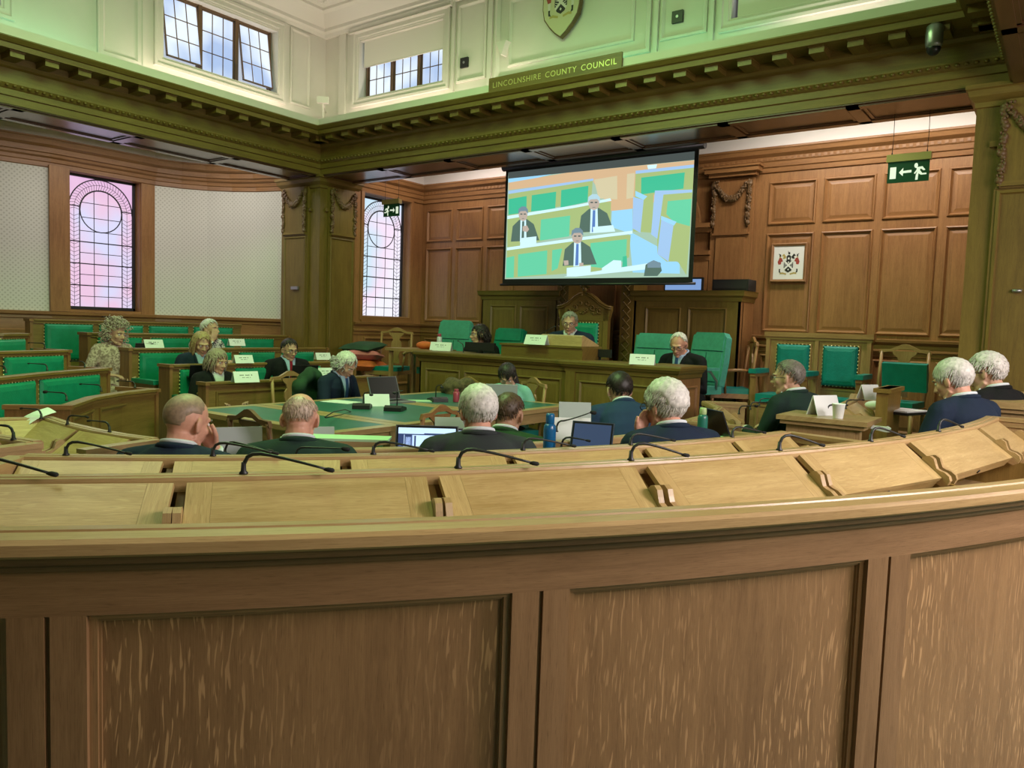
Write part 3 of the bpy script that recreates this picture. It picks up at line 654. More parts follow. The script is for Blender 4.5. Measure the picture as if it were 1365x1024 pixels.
# --- row B
PB = Path(arcpts(-6.22, 4.96, 5.20, -48.2, -11.8, 40)); ZB = .98
TB = [(0, 605), (49, 606), (245, 609), (440, 609), (710, 597), (900, 584), (1068, 577)]
gapsB = [(28, 40), (221, 236), (453, 466), (661, 672), (825, 834), (948, 956), (1050, 1060)]
gb = [(spx(PB, a, rail_y(a, TB), ZB), spx(PB, c, rail_y(c, TB), ZB)) for a, c in gapsB]
rowB = lid_row('desk_row', 'second curved oak desk row from the parapet, between two rows of microphones', PB, ZB, .1, [(g0[1]+.01, g1[0]-.01) for g0, g1 in zip(gb, gb[1:])])
# --- row C (where most of the near members sit)
PC = Path(arcpts(-5.75, 4.75, 3.82, -43, -2, 30)); ZCc = .86
lc = [(s, s+.56) for s in [ .05+.62*i for i in range(4)] if s+.56 < PC.len]
rowC = lid_row('desk_row', 'third curved oak desk row from the parapet, with laptops and bottles on it', PC, ZCc, 0, [], depth=.40)
# --- south section beyond the gangway
PK = Path([tuple(onZ(x, y, .86)[:2]) for x, y in ((-70, 560), (12, 557), (65, 556), (90, 564), (130, 573), (165, 579), (204, 584))])
def kpx(x): return PK.near(onZ(x, rail_y(x, [(-70, 560), (12, 557), (65, 556), (90, 564), (130, 573), (165, 579), (204, 584)]), .86)[:2])
kl = [(.08, kpx(-10)), (kpx(-4), kpx(58)), (kpx(64), kpx(114)), (kpx(120), PK.len-.11)]
rowK = lid_row('desk_row', 'short oak desk section at lower left with a loose paper sheet on its lids', PK, .86, 0, kl)
PK2 = Path([(-4.6, 1.12), (-4.1, 1.10), (-3.6, 1.16), (-3.09, 1.25)])
rowK2 = lid_row('desk_row', 'corner of an oak desk row cut by the left edge, beyond the front desks', PK2, .97, .1, [(.05, .65), (.72, 1.38)])
# --- east sections beyond the right gangway
PR1 = Path([(-1.33, 4.76), (-1.31, 5.3), (-1.32, 5.9), (-1.38, 6.5), (-1.50, 7.1)])
rowR1 = lid_row('desk_row', 'oak desk section with panelled end post carrying a paper cup and name card', PR1, .98, .1, [(.40, .92), (1.02, 1.54)], depth=.34)
b = MB(frame_at(PR1, 0, 0, 0)); frame(b, -.0, .001, 0, .001, [(0, 0), (0, 0)]); M0 = frame_at(PR1, 0, .36, 0)
q = MB(MN(4.72)); q.box(-1.37, -.955, 0, .06, .1, .93, g='z'); frame(q, -1.33, -.99, .3, .88, [(0, 0), (0, .012), (.03, .016), (.045, .002)]); q.box(-1.40, -.93, -.03, .09, .93, .955, g='x'); q.box(-1.42, -.91, -.045, .36, .955, .982, g='y'); q.build('end_post', 'oak_desk', rowR1)
PR0 = Path([(-2.10, 4.95), (-2.15, 5.5), (-2.3, 6.05), (-2.6, 6.5)])
rowR0 = lid_row('desk_row', 'oak desk section in front of the suited man with glasses near the wall', PR0, .86, 0, [(.1, .62), (.70, 1.2)], depth=.34)
PRA = Path([(-.42, 5.25), (-.42, 5.9), (-.45, 6.55)])
rowRA = lid_row('desk_row', 'oak desk section at the far right edge, highest and nearest the green pillar', PRA, 1.12, .2, [(.1, .6), (.68, 1.2)], depth=.45)
q = MB(MN(5.21)); q.box(-.45, .05, 0, .05, .2, 1.06, g='z'); q.box(-.47, .06, -.02, .3, 1.06, 1.085); q.box(-.49, .08, -.035, .32, 1.085, 1.122); frame(q, -.40, .0, .35, 1.0, [(0, 0), (0, .012), (.03, .016), (.045, .002)]); q.build('end_post', 'oak_desk', rowRA)

# --- the parapet in the foreground
PP = Path(arcpts(-6.60, 5.50, 7.18, -54, -8, 60)); PPts = [tuple(q) for q in PP.p]
par = thing('parapet', 'large curved oak panelled parapet filling the foreground', 'parapet')
b = MB(); b.sweep(PPts, [(0, 1.055), (0, 1.090), (.030, 1.091), (.034, 1.084), (.041, 1.084), (.045, 1.091), (.083, 1.089), (.092, 1.082), (.092, 1.064), (.084, 1.058), (.0, 1.055)], side=-1); b.build('cap', 'oak_desk', par)
b = MB(); b.sweep(PPts, [(.0, 1.028), (.0, 1.056), (.078, 1.056), (.076, 1.045), (.064, 1.038), (.062, 1.030), (.056, 1.028)], side=-1); b.build('moulding', 'oak_carved', par)
b = MB(); b.sweep(PPts, [(.0, .952), (.0, 1.030), (.054, 1.030), (.054, .952)], side=-1); b.sweep(PPts, [(.0, .2), (.0, .25), (.054, .25), (.054, .2)], side=-1); b.build('frieze_rail', 'oak_stile', par)
def ppx(x, y): 
    p = onZ(x, y, .955); return PP.near(p[:2])
edges = [(ppx(-560, 830), ppx(8, 822)), (ppx(114, 820), ppx(686, 792)), (ppx(762, 785), ppx(1160, 745)), (ppx(1217, 738), ppx(1760, 690))]
cur = 0.0
def arc_slab(mb, s0, s1, o0, o1, z0, z1, vertical=True):
    pts = PP.sub(s0, s1); keep = len(mb.f); mb.sweep(pts, [(o0, z0), (o0, z1), (o1, z1), (o1, z0)], side=-1)
    if vertical:
        for i in range(keep, len(mb.f)): mb.uv[i] = [(v, u) for (u, v) in mb.uv[i]]
        for i in range(keep, len(mb.f)):      # true height as grain direction
            mb.uv[i] = [(mb.v[k][2]+s0*3.1, uu[1]) for k, uu in zip(mb.f[i], mb.uv[i])]
for k, (e0, e1) in enumerate(edges+[(PP.len, PP.len)]):
    b = MB()
    if e0 > cur+.02:
        if k in (1, 2, 3):
            mid = (cur+e0)/2; arc_slab(b, cur, mid-.004, 0, .054, .25, .952); arc_slab(b, mid+.004, e0, 0, .054, .25, .952)
            b2 = MB(); arc_slab(b2, mid-.004, mid+.004, 0, .047, .25, .952); b2.build('bead', 'oak_carved', par)
        else: arc_slab(b, cur, e0, 0, .054, .25, .952)
        b.build('stile', 'oak_stile', par)
    if e1 > e0:
        b = MB(); arc_slab(b, e0+.012, e1-.012, 0, .030, .255, .945); b.build('panel', 'oak_front', par)
        b = MB(); m_ = .013
        for (a, c) in ((e0, e0+m_), (e1-m_, e1)):
            arc_slab(b, a, c, 0, .042, .25, .952); arc_slab(b, a+.004 if a == e0 else a-.002, c+.004 if a == e0 else c-.004, 0, .036, .25, .952)
        arc_slab(b, e0, e1, 0, .044, .942, .952, False); arc_slab(b, e0, e1, 0, .037, .936, .944, False); arc_slab(b, e0, e1, 0, .044, .25, .262, False)
        b.build('panel_moulding', 'oak_rail', par)
    cur = e1
b = MB(); b.sweep(PPts, [(-.50, .56), (-.52, .62), (-.50, .65), (-.06, .64), (-.0, .58)], side=-1); b.build('seat', 'leather_green', par)
b = MB(); b.sweep(PPts, [(-.10, .70), (-.12, .74), (-.10, .98), (-.02, 1.02), (-.001, .70)], side=-1); b.build('seat_back', 'leather_green', par)

# ================================================================== LEATHER BENCHES ON THE WEST SIDE
def pad(mb, M, w, h, t=.045, studs=None):
    """buttonless leather pad: front towards -y, lower left at origin"""
    keep = mb.M; mb.M = keep @ M; n = 6
    lv = [(0, 0), (.0, -t*.45), (.018, -t*.85), (.05, -t)]
    def ins(k): return [(k, k), (w-k, k), (w-k, h-k), (k, h-k)]
    for (t0, y0), (t1, y1) in zip(lv, lv[1:]):
        a, b_ = ins(t0), ins(t1)
        for i in range(4):
            j = (i+1) % 4; mb.poly([(a[i][0], y0, a[i][1]), (a[j][0], y0, a[j][1]), (b_[j][0], y1, b_[j][1]), (b_[i][0], y1, b_[i][1])], (1, 0, 0), 0, True)
    b_ = ins(lv[-1][0]); mb.poly([(p[0], lv[-1][1], p[1]) for p in b_], (1, 0, 0), 0, True); mb.M = keep
    if studs is not None:
        studs.M = M; c = .036
        nx = max(2, int(w/c)); nz = max(2, int(h/c))
        for i in range(nx+1):
            for z in (-.004, h+.004): studs.ball((i*w/nx, -.010, z), (.0085, .007, .0085), 6, 4)
        for i in range(nz+1):
            for x in (-.004, w+.004): studs.ball((x, -.010, i*h/nz), (.0085, .007, .0085), 6, 4)
def armrest(parent, M, L=.42, mat='oak_row'):
    b = MB(M); b.box(0, .055, -L, 0, -.20, -.035, g='y'); b.box(.008, .047, -L+.03, -L+.075, -.55, -.2, g='z'); b.box(-.004, .06, -L-.012, 0, -.035, -.02, g='y'); a = b.build('armrest', mat, parent)
    b = MB(M); b.box(-.01, .066, -L-.02, -.01, -.02, .022, g='y'); b.build('arm_pad', 'leather_green', a, bevel=.012); return a
def bench_row(name, label, path, zt, zf, pads=None, arms=(), seat=True, desk=True, panels=None, depth=.34, ends=(True, True), group=None, ph=.40, cat='bench'):
    """front face (towards the well) carries the leather backs of the seats before it; the desk top lies behind.
       path runs left to right as seen from the well; the outer side (behind) is to the left of travel"""
    o = thing(name, label, cat, group=group); P = [tuple(q) for q in path.p]
    b = MB(); b.sweep(P, [(-.045, zt-.022), (-.045, zt-.004), (-.036, zt), (.03, zt), (.034, zt-.022), (.02, zt-.035), (-.02, zt-.035)], side=1)
    b.sweep(P, [(-.03, zt-.048), (-.03, zt-.022), (.0, zt-.022), (.0, zt-.048)], side=1); b.build('rail', 'oak_row', o)
    b = MB(); b.sweep(P, [(-.012, zf), (-.012, zt-.035), (.012, zt-.035), (.012, zf)], side=1)
    def lf(s, z=0, y=0):
        p, d = path.at(s); l = Vector((-d.y, d.x)); q = p+l*y
        return Matrix.Translation((q.x, q.y, z)) @ Matrix(((d.x, l.x, 0), (d.y, l.y, 0), (0, 0, 1))).to_4x4()
    if panels:
        for (a, c) in panels: b.M = lf((a+c)/2); w_ = (c-a)/2; frame(b, -w_, w_, zf+.12, zt-.09, [(0, .012), (0, .026), (.012, .026), (.03, .014)])
        b.M = Matrix.Identity(4)
    b.build('front_panel', 'oak_row', o)
    for (a, c) in (pads or []):
        M = lf((a+c)/2, zt-.055-ph, -.012) @ Matrix.Translation((-(c-a)/2, 0, 0)); st = MB(); q = MB(); pad(q, M, c-a, ph, studs=st); so_ = q.build('seat_back', 'leather_green', o); st.build('stud_edging', 'stud_gold', so_)
    if seat and pads:
        b = MB(); q0, q1 = pads[0][0]-.04, pads[-1][1]+.04; zz = zf+.42
        b.sweep(path.sub(q0, q1), [(-.46, zz-.07), (-.47, zz-.03), (-.45, zz), (-.06, zz), (-.02, zz-.07)], side=1); b.build('seat', 'leather_green', o)
        b = MB(); b.sweep(path.sub(q0, q1), [(-.43, zf), (-.43, zz-.07), (-.40, zz-.07), (-.40, zf)], side=1); b.build('seat_base', 'oak_row', o)
    for s in arms: armrest(o, lf(s, zf+.66, -.012))
    if desk:
        b = MB(); b.sweep(P, [(.012, zt-.14), (.012, zt-.12), (depth, zt-.13), (depth, zt-.15)], side=1); b.build('desk_board', 'oak_desk', o)
        b = MB(); n = max(1, round(path.len/.62)); w_ = path.len/n
        for k in range(n):
            b.M = lf(k*w_+w_/2, zt-.02, .045); b.prism([(0, 0), (.17, -.10), (.17, -.115), (0, -.015)], -w_/2+.03, w_/2-.03, 'x', grain=(1, 0, 0))
        b.build('lid', 'oak_lid', o)
    for k, s in enumerate((0, path.len)):
        if ends[k]:
            b = MB(lf(s)); x0, x1 = (-.03, .0) if k == 0 else (0, .03); b.box(x0, x1, -.03, depth, zf, zt-.03, g='z'); b.box(x0-.012, x1+.006, -.045, depth+.01, zt-.03, zt-.001, g='y')
            for yy in (.03,): b.box(x0-.004, x1, yy, depth-.06, zf+.1, zf+.13, g='y')
            b.build('end_panel', 'oak_wall', o)
    return o
def straight(x, y0, y1): return Path([(x, y0-0), (x, y1)])
# path direction seen from the well: the bench at X < well with left = south, so travel is +Y, outer side (left of travel) = -X
rows = []
r = bench_row('bench', 'oak bench front of the lowest western row, before the person with fringed blonde hair', straight(-6.36, onX(276, 509, -6.36).y, 6.05), .86, 0, None, panels=[(.08, .90), (1.0, 1.82)], seat=False, cat='bench', depth=.10)
pd = lambda a, n, w=.50, p=.62: [(a+i*p, a+i*p+w) for i in range(n)]
bench_row('bench', 'green leather bench second from the well, behind the fringed blonde person', straight(-7.10, onX(228, 486, -7.10).y, 6.45), .98, .0, pd(.08, 3), arms=(.0, 1.26), depth=.17)
bench_row('bench', 'green leather bench third from the well, behind the person with the red tie', straight(-7.80, onX(174, 464, -7.80).y, 6.60), 1.11, .12, pd(.08, 4, .48, .59), arms=(.0, 1.26), depth=.17)
bench_row('bench', 'green leather bench fourth from the well, with a white name card by the curly-haired person', straight(-8.52, onX(119, 443, -8.52).y, 6.55), 1.245, .24, pd(.08, 4, .48, .59), arms=(.0, 1.26), depth=.17)
bench_row('bench', 'rearmost green leather bench below the curved wall and leaded window', Path([(-9.30, 3.75), (-9.30, 5.6), (-9.18, 6.3)]), 1.37, .36, pd(.12, 4, .52, .60), arms=(-.02,), desk=False, ends=(True, False), depth=.1)
# section to the left of the gangway
Z_ = lambda x, y, z: tuple(onZ(x, y, z)[:2])
P1 = Path([Z_(88, 539.5, .86), Z_(120, 529, .86), Z_(160, 522.5, .86), Z_(204, 518, .86)])
bench_row('bench', 'oak bench front left of the gangway, lowest row with microphones along its top', P1, .86, 0, None, panels=[(.06, P1.len*.42), (P1.len*.42+.07, P1.len-.06)], seat=False)
L2p = [(-5.45, 1.25), Z_(0, 502, .98), Z_(60, 496, .98), Z_(140, 490, .98)]; P2 = Path(L2p)
s0 = P2.near(Z_(50, 497, .98)); s1 = P2.near(Z_(130, 491, .98)); s2 = P2.near(Z_(43, 498, .98))
bench_row('bench', 'second bench left of the gangway, large green leather backs at the left edge', P2, .98, .0, [(s2-1.0, s2-.54), (s2-.48, s2), (s0, s1)], arms=(s2+.0-.52, ), panels=None)
P3 = Path([(-6.35, 1.0), (-6.85, 1.75), Z_(0, 468, 1.11), Z_(87, 466, 1.11)]); s0 = P3.near(Z_(3, 468, 1.11)); s1 = P3.near(Z_(78, 466, 1.11))
bench_row('bench', 'third bench left of the gangway, one green back below the thin microphones', P3, 1.11, .12, [(s0-.62, s0-.1), (s0, s1)], arms=())
P4 = Path([(-7.3, .9), (-7.8, 1.8), Z_(0, 444.5, 1.245), Z_(33, 444, 1.245)]); s1 = P4.near(Z_(26, 444, 1.245))
bench_row('bench', 'topmost visible bench left of the gangway, cut by the left edge of the photo', P4, 1.245, .24, [(s1-1.1, s1-.6), (s1-.5, s1)], arms=())
# gilt lettering of the county council board, turned into a mesh straight away
fc = D.curves.new('lettering', 'FONT'); fc.body = 'LINCOLNSHIRE COUNTY COUNCIL'; fc.size = .10; fc.extrude = .001; fc.align_x = 'CENTER'; fc.align_y = 'CENTER'; fc.space_character = 1.15; fc.space_word = 1.7
_fo = D.objects.new('lettering_curve', fc); COL.objects.link(_fo); bpy.context.view_layer.update()
_me = D.meshes.new_from_object(_fo.evaluated_get(bpy.context.evaluated_depsgraph_get())); D.objects.remove(_fo); _me.name = 'lettering'; _me.materials.clear(); _me.materials.append(MATS['gold_paint']); _me.transform(Matrix.Rotation(rad(90), 4, 'X'))
LT = D.objects.new('lettering', _me); COL.objects.link(LT); LT['label'] = 'gilt lettering'
# ================================================================== DAIS
DF = .42
plain('screen_black', (.008, .008, .01), .35)
o = thing('dais_desk', 'long panelled oak desk on the dais, stepping forward at its middle', 'desk')
YD = 6.45
prof = [(0, 1.03), (.012, 1.04), (.015, 1.07), (.035, 1.09), (.04, 1.105), (.055, 1.11), (.06, 1.135), (.055, 1.15), (-.40, 1.15), (-.40, 1.12), (0, 1.12)]
path = [(-6.02, 7.0), (-6.02, YD+.03), (-4.03, YD+.03), (-4.03, YD), (-2.86, YD), (-2.86, 7.0)]
b = MB(); b.sweep(path, prof, side=-1); b.box(-6.0, -2.88, 6.50, 7.02, 1.118, 1.14); b.build('worktop', 'oak_beam', o)
b = MB(MN(YD+.03)); pans = [(-5.93, -5.42, .12, .96), (-5.36, -4.84, .12, .96), (-4.78, -4.10, .12, .96)]; grid_wall(b, -6.02, -4.0, 0, 1.12, pans)
for (a, c, z0, z1) in pans: raised_panel(b, Matrix.Translation((a, 0, z0)), c-a, z1-z0, .012, 0, .03)
b.M = MN(YD); b.box(-4.03, -3.92, -.012, .05, 0, 1.04, g='z'); pans = [(-3.88, -2.98, .12, .96)]; grid_wall(b, -4.03, -2.86, 0, 1.12, pans)
for (a, c, z0, z1) in pans: raised_panel(b, Matrix.Translation((a, 0, z0)), c-a, z1-z0, .012, 0, .03)
b.box(-2.95, -2.89, -.016, 0, 1.0, 1.07)
b.build('front_panel', 'oak_beam', o)
b = MB(MW(-2.86)); pans = [(6.56, 6.92, .5, .96)]; grid_wall(b, YD, 7.0, 0, 1.12, pans); raised_panel(b, Matrix.Translation((6.56, 0, .5)), .36, .46, .012, 0, .03); b.build('side_panel', 'oak_wall', o)
b = MB(); b.box(-6.02, -6.0, YD+.03, 7.0, 0, 1.12, g='z'); b.build('side_panel', 'oak_wall', o)
# lectern
pL = onZ(660, 459, 1.27); pR = onZ(775, 466, 1.27)
o = thing('lectern', 'oak lectern box with sloping reading top standing on the dais desk', 'lectern')
xl, xr, y0 = -4.90, -3.90, 6.53
b = MB(); b.box(xl, xr, y0, 6.9, 1.15, 1.265, g='x'); b.box(xl-.015, xr+.0, y0-.015, 6.91, 1.265, 1.285, g='x'); b.build('base', 'oak_beam', o, bevel=.003)
b = MB(); b.prism([(y0+.03, 1.286), (y0+.03, 1.385), (y0+.06, 1.395), (6.90, 1.30), (6.90, 1.286)], -4.42, -3.93, 'x', grain=(1, 0, 0)); b.build('sloping_top', 'oak_lid', o, bevel=.003)

# back screens of the dais
def back_screen(x0, x1, pn, label, side=None):
    o = thing('dais_screen', label, 'wooden screen', group=None); Y = 8.1
    b = MB(MN(Y)); pans = [(a, c, 1.05, 1.74) for a, c in pn]+[(a, c, .5, .98) for a, c in pn]; grid_wall(b, x0, x1, DF, 1.84, pans)
    for (a, c, z0, z1) in pans: raised_panel(b, Matrix.Translation((a, 0, z0)), c-a, z1-z0, .012, 0, .03)
    b.M = Matrix.Identity(4); b.box(x0, x1, Y+.06, Y+.08, DF, 1.84, g='z')
    b.box(x0, x0+.02, Y, 8.5, DF, 1.84, g='z'); b.build('panelling', 'oak_beam', o)
    b = MB(); b.box(x1-.03, x1, Y, 8.5, DF, 1.84, g='z'); b.build('side_panel', 'oak_wall', o)
    b = MB(); b.sweep([(x0, 8.5), (x0, Y), (x1, Y), (x1, 8.5)], [(-.02, 1.80), (.01, 1.81), (.015, 1.85), (.04, 1.87), (.045, 1.91), (.05, 1.925), (-.05, 1.925), (-.05, 1.80)], side=-1); b.box(x0, x1, Y, 8.5, 1.90, 1.915); b.build('cornice', 'oak_beam', o); return o
back_screen(-6.43, -5.22, [(-6.28, -5.86), (-5.80, -5.36)], 'panelled oak screen left of the throne behind the dais desk')
back_screen(-4.16, -2.90, [(-4.02, -3.58), (-3.50, -3.05)], 'panelled oak screen right of the throne with the black box on top')
for (xc, side_) in ((-5.14, 'left'), (-4.25, 'right')):
    b = MB(MN(8.12)); b.box(xc-.08, xc+.08, -.04, .3, DF, 2.3, g='z')
    for i in range(14):
        z = .9+i*.1
        for s_ in (-1, 1): b.tube([(xc-s_*.05, -.045, z), (xc+s_*.05, -.045, z+.1)], .007, 4)
    tag(b.build('lattice_pilaster', 'oak_beam'), 'lattice carved oak pilaster flanking the throne on its %s side' % side_, 'pilaster')

# throne
tx, ty = -4.60, 7.72
o = thing('throne', 'tall carved oak throne with green leather back and scrolled crest', 'throne', (tx, ty, DF))
o.rotation_euler.z = rad(8)
b = MB(); b.box(-.30, -.24, -.03, .05, 0, 1.32, g='z'); b.box(.24, .30, -.03, .05, 0, 1.32, g='z'); b.box(-.25, .25, -.02, .04, .5, .6); b.box(-.25, .25, -.02, .04, 1.12, 1.2)
b.box(-.235, -.19, -.025, .03, .6, 1.14, g='z'); b.box(.19, .235, -.025, .03, .6, 1.14, g='z')
b.box(-.25, .25, .02, .04, .0, 1.3, g='z'); b.build('back_frame', 'oak_beam', o, bevel=.004)
cr = MB(); crest = [(-.33, 1.26), (-.33, 1.31), (-.26, 1.325), (-.19, 1.36), (-.12, 1.42), (-.06, 1.455), (0, 1.465), (.06, 1.455), (.12, 1.42), (.19, 1.36), (.26, 1.325), (.33, 1.31), (.33, 1.26), (.30, 1.14), (-.30, 1.14)]
cr.prism(crest, -.03, .04, 'y', grain=(1, 0, 0))
for s_ in (-1, 1):
    for off in (0, .022): cr.tube([(s_*x, -.045, z-off) for x, z in ((.34, 1.295), (.27, 1.31), (.19, 1.35), (.12, 1.41), (.05, 1.45), (.02, 1.455))], .010, 6)
    for (cx_, cz, R) in ((.11, 1.29, .035), (.19, 1.25, .028), (.05, 1.34, .03)): cr.tube([(s_*(cx_+R*math.cos(a)*(.4+a/8)), -.045, cz+R*math.sin(a)*(.4+a/8)) for a in [k*.5 for k in range(12)]], .008, 5)
rr = random.Random(4)
for k in range(26): cr.ball((rr.uniform(-.2, .2), -.04, rr.uniform(1.21, 1.30)), (.014, .012, .010), 6, 4)
for k in range(7): a = (k-3)*.35; cr.ball((.045*math.sin(a), -.02, 1.50+.045*math.cos(a)), (.014, .014, .03), 6, 4, rot=Matrix.Rotation(a, 3, 'Y'))
cr.ball((0, -.03, 1.49), (.03, .02, .03)); cr.build('crest', 'oak_beam', o)
st = MB(); q = MB(); pad(q, Matrix.Translation((-.185, -.025, .62)), .37, .49, studs=st); s_ = q.build('back_cushion', 'leather_green', o); st.build('stud_edging', 'stud_gold', s_)
b = MB(); b.box(-.3, .3, -.55, 0, .34, .42); b.build('seat_frame', 'oak_beam', o); b = MB(); b.box(-.28, .28, -.54, -.04, .42, .49); b.build('seat', 'leather_green', o, bevel=.02)
for s_ in (-1, 1):
    b = MB(); b.tube([(s_*.28, -.0, .68), (s_*.29, -.3, .70), (s_*.29, -.5, .68), (s_*.29, -.53, .65)], .03, 8); b.tube([(s_*.29, -.47, .68), (s_*.29, -.49, .42)], .022, 8); b.build('armrest', 'oak_beam', o)
    for y in (-.5, .0): b = MB(); b.box(s_*.26-.03, s_*.26+.03, y-.03, y+.03, 0, .35, g='z'); b.build('leg', 'oak_beam', o)

# office chairs
def office_chair(x, y, rz, label, mat='fabric_mint', h=1.13, arms=True, group=None):
    o = thing('office_chair', label, 'chair', (x, y, DF), rz, group)
    b = MB(); zb = .50
    prof = [(-.23, .0), (-.245, .25), (-.235, .5), (-.215, h-zb-.03), (-.19, h-zb), (.19, h-zb), (.215, h-zb-.03), (.235, .5), (.245, .25), (.23, 0)]
    b.M = T(0, .24, zb, rx=rad(-8)); b.prism(prof, -.035, .045, 'y', grain=(0, 0, 1)); bk = b.build('backrest', mat, o, bevel=.022)
    b = MB(T(0, .24, zb, rx=rad(-8))); b.box(-.215, .215, -.05, -.03, .36, h-zb-.03); b.box(-.215, -.006, -.05, -.03, .04, .34); b.box(.006, .215, -.05, -.03, .04, .34); b.build('back_pad', mat, bk, bevel=.012)
    b = MB(); b.box(-.25, .25, -.27, .22, .42, .50); b.build('seat', mat, o, bevel=.03)
    b = MB(); b.lathe([(.03, .1), (.03, .42)], seg=10); b.lathe([(.045, .06), (.045, .11)], seg=10)
    for k in range(5): a = 2*PI*k/5; b.tube([(0, 0, .09), (.28*math.cos(a), .28*math.sin(a), .055)], [.022, .014], 6)
    b.build('pedestal', 'grey_metal', o)
    for k in range(5): a = 2*PI*k/5; c = MB(); c.ball((.28*math.cos(a), .28*math.sin(a), .026), (.026, .02, .026)); c.build('castor', 'black_plastic', o)
    if arms:
        for s_ in (-1, 1):
            c = MB(); c.tube([(s_*.24, .15, .47), (s_*.29, .1, .56), (s_*.29, -.0, .66), (s_*.29, -.18, .665)], .014, 8); ar = c.build('armrest', 'grey_metal', o)
            c = MB(); c.box(s_*.29-.035, s_*.29+.035, -.22, .10, .665, .695); c.build('arm_pad', mat, ar, bevel=.012)
    return o
def at_px(x, y, Y): p = onY(x, y, Y); return p.x, p.y, p.z
office_chair(at_px(594, 430, 7.35)[0], 7.35, rad(14), 'pale green office chair at the left end of the dais desk, empty', h=1.10, arms=False)
office_chair(at_px(660, 435, 7.75)[0], 7.75, rad(-5), 'green office chair behind the dark-haired person on the dais', 'leather_green', h=1.02)
office_chair(at_px(862, 441, 7.35)[0], 7.35, rad(3), 'pale green office chair, empty, right of the throne', 'fabric_mint', h=1.02, arms=False)
office_chair(at_px(921, 441, 7.5)[0], 7.5, rad(-22), 'green office chair with padded arm behind the white-haired person on the dais', 'fabric_mint', h=1.05)

# ================================================================== WALL BENCH, CHAIRS
def wall_bench(x, y, z, label):
    o = thing('double_bench', label, 'bench', (x, y, z)); W = 1.04; H_ = 1.08
    b = MB(); grid_wall(b, 0, W, .0, H_-.05, [(.10, .47, .5, .97), (.57, .94, .5, .97)], y=0); b.box(0, W, .05, .09, 0, H_-.02, g='z'); b.box(-.02, W+.02, -.03, .10, H_-.05, H_); b.box(-.01, W+.01, -.015, .09, H_-.08, H_-.05)
    for xx in (0, W/2-.02, W-.04): b.box(xx, xx+.04, -.02, .05, 0, H_-.07, g='z')
    for k in (.10, .57): frame(b, k, k+.37, .5, .97, [(0, 0), (0, .012), (.012, .012), (.02, -.01)])
    b.build('back_frame', 'oak_chair', o)
    for k in (.10, .57):
        st = MB(); q = MB(); pad(q, Matrix.Translation((k+.02, -.0, .55)), .33, .40, studs=st); s_ = q.build('back_cushion', 'leather_teal', o); st.build('stud_edging', 'stud_gold', s_)
    for xx in (-.02, W/2-.03, W-.04):
        b = MB(T(xx, 0, .66)); b.box(0, .06, -.42, 0, -.05, -.015, g='y'); b.prism([(-.40, -.05), (-.36, -.05), (-.34, -.12), (-.30, -.2), (-.31, -.3), (-.40, -.3)], 0, .06, 'x', grain=(0, 0, 1)); b.box(.01, .05, -.40, 0, -.62, -.3, g='z'); a = b.build('armrest', 'oak_wall', o)
        b = MB(T(xx, 0, .66)); b.box(-.01, .07, -.44, -.02, -.015, .03); b.build('arm_pad', 'leather_teal', a, bevel=.012)
    for k in (.06, .55): b = MB(); b.box(k, k+.42, -.46, -.02, .36, .44); b.build('seat', 'leather_teal', o, bevel=.02)
    b = MB(); b.box(.0, W, -.42, -.02, .05, .355, g='x'); frame(b, .06, .48, .08, .33, [(0, .42), (0, .435), (.02, .435), (.03, .421)]); b.build('seat_base', 'oak_chair', o); return o
wall_bench(-2.66, 8.28, DF, 'pair of oak wall seats with turquoise studded leather backs near the right wall')
def splat_chair(x, y, z, rz, label, wood='oak_chair', arms=False, seatmat='leather_teal', H_=.96, W=.44, cushion=None, group=None):
    o = thing('splat_back_chair', label, 'chair', (x, y, z), rz, group)
    b = MB(); w2 = W/2
    for s_ in (-1, 1): b.tube([(s_*w2*.92, .0, .0), (s_*w2*.95, .0, .45), (s_*w2, .02, .65), (s_*w2*.98, .05, H_-.05)], .017, 6)
    b.build('back_post', wood, o)
    b = MB(); cr_ = [(-w2-.02, H_-.07), (-w2-.005, H_-.035), (-w2*.6, H_-.03), (-w2*.35, H_-.005), (-w2*.15, H_+.015), (0, H_+.02), (w2*.15, H_+.015), (w2*.35, H_-.005), (w2*.6, H_-.03), (w2+.005, H_-.035), (w2+.02, H_-.07), (w2*.6, H_-.055), (w2*.25, H_-.03), (-w2*.25, H_-.03), (-w2*.6, H_-.055)]
    b.prism(cr_, .035, .06, 'y', grain=(1, 0, 0)); b.build('crest_rail', wood, o, bevel=.003)
    b = MB(); h0, h1 = .50, H_-.05; hh = h1-h0
    pr = [(.05, 0), (.045, .12), (.03, .2), (.055, .38), (.075, .55), (.07, .68), (.045, .76), (.06, .86), (.10, .94), (.11, 1.0)]
    out = [(q[0], h0+q[1]*hh) for q in pr]+[(-q[0], h0+q[1]*hh) for q in pr[::-1]]; b.prism(out, .03, .045, 'y', grain=(0, 0, 1)); b.build('splat', wood, o, bevel=.003)
    b = MB(); b.box(-w2-.01, w2+.01, -.40, .02, .37, .42, g='x'); b.build('seat_frame', wood, o)
    b = MB(); b.box(-w2, w2, -.40, .0, .42, .475); b.build('seat', seatmat, o, bevel=.02)
    for s_ in (-1, 1): b = MB(); b.tube([(s_*w2*.95, -.38, .37), (s_*w2*.95, -.38, 0)], [.022, .016], 8); b.build('leg', wood, o)
    if arms:
        for s_ in (-1, 1): b = MB(); b.tube([(s_*w2, .0, .66), (s_*(w2+.04), -.12, .67), (s_*(w2+.05), -.28, .66), (s_*(w2+.03), -.31, .64)], .017, 6); b.tube([(s_*(w2+.04), -.27, .65), (s_*w2, -.25, .42)], .013, 6); b.build('armrest', wood, o)
    return o
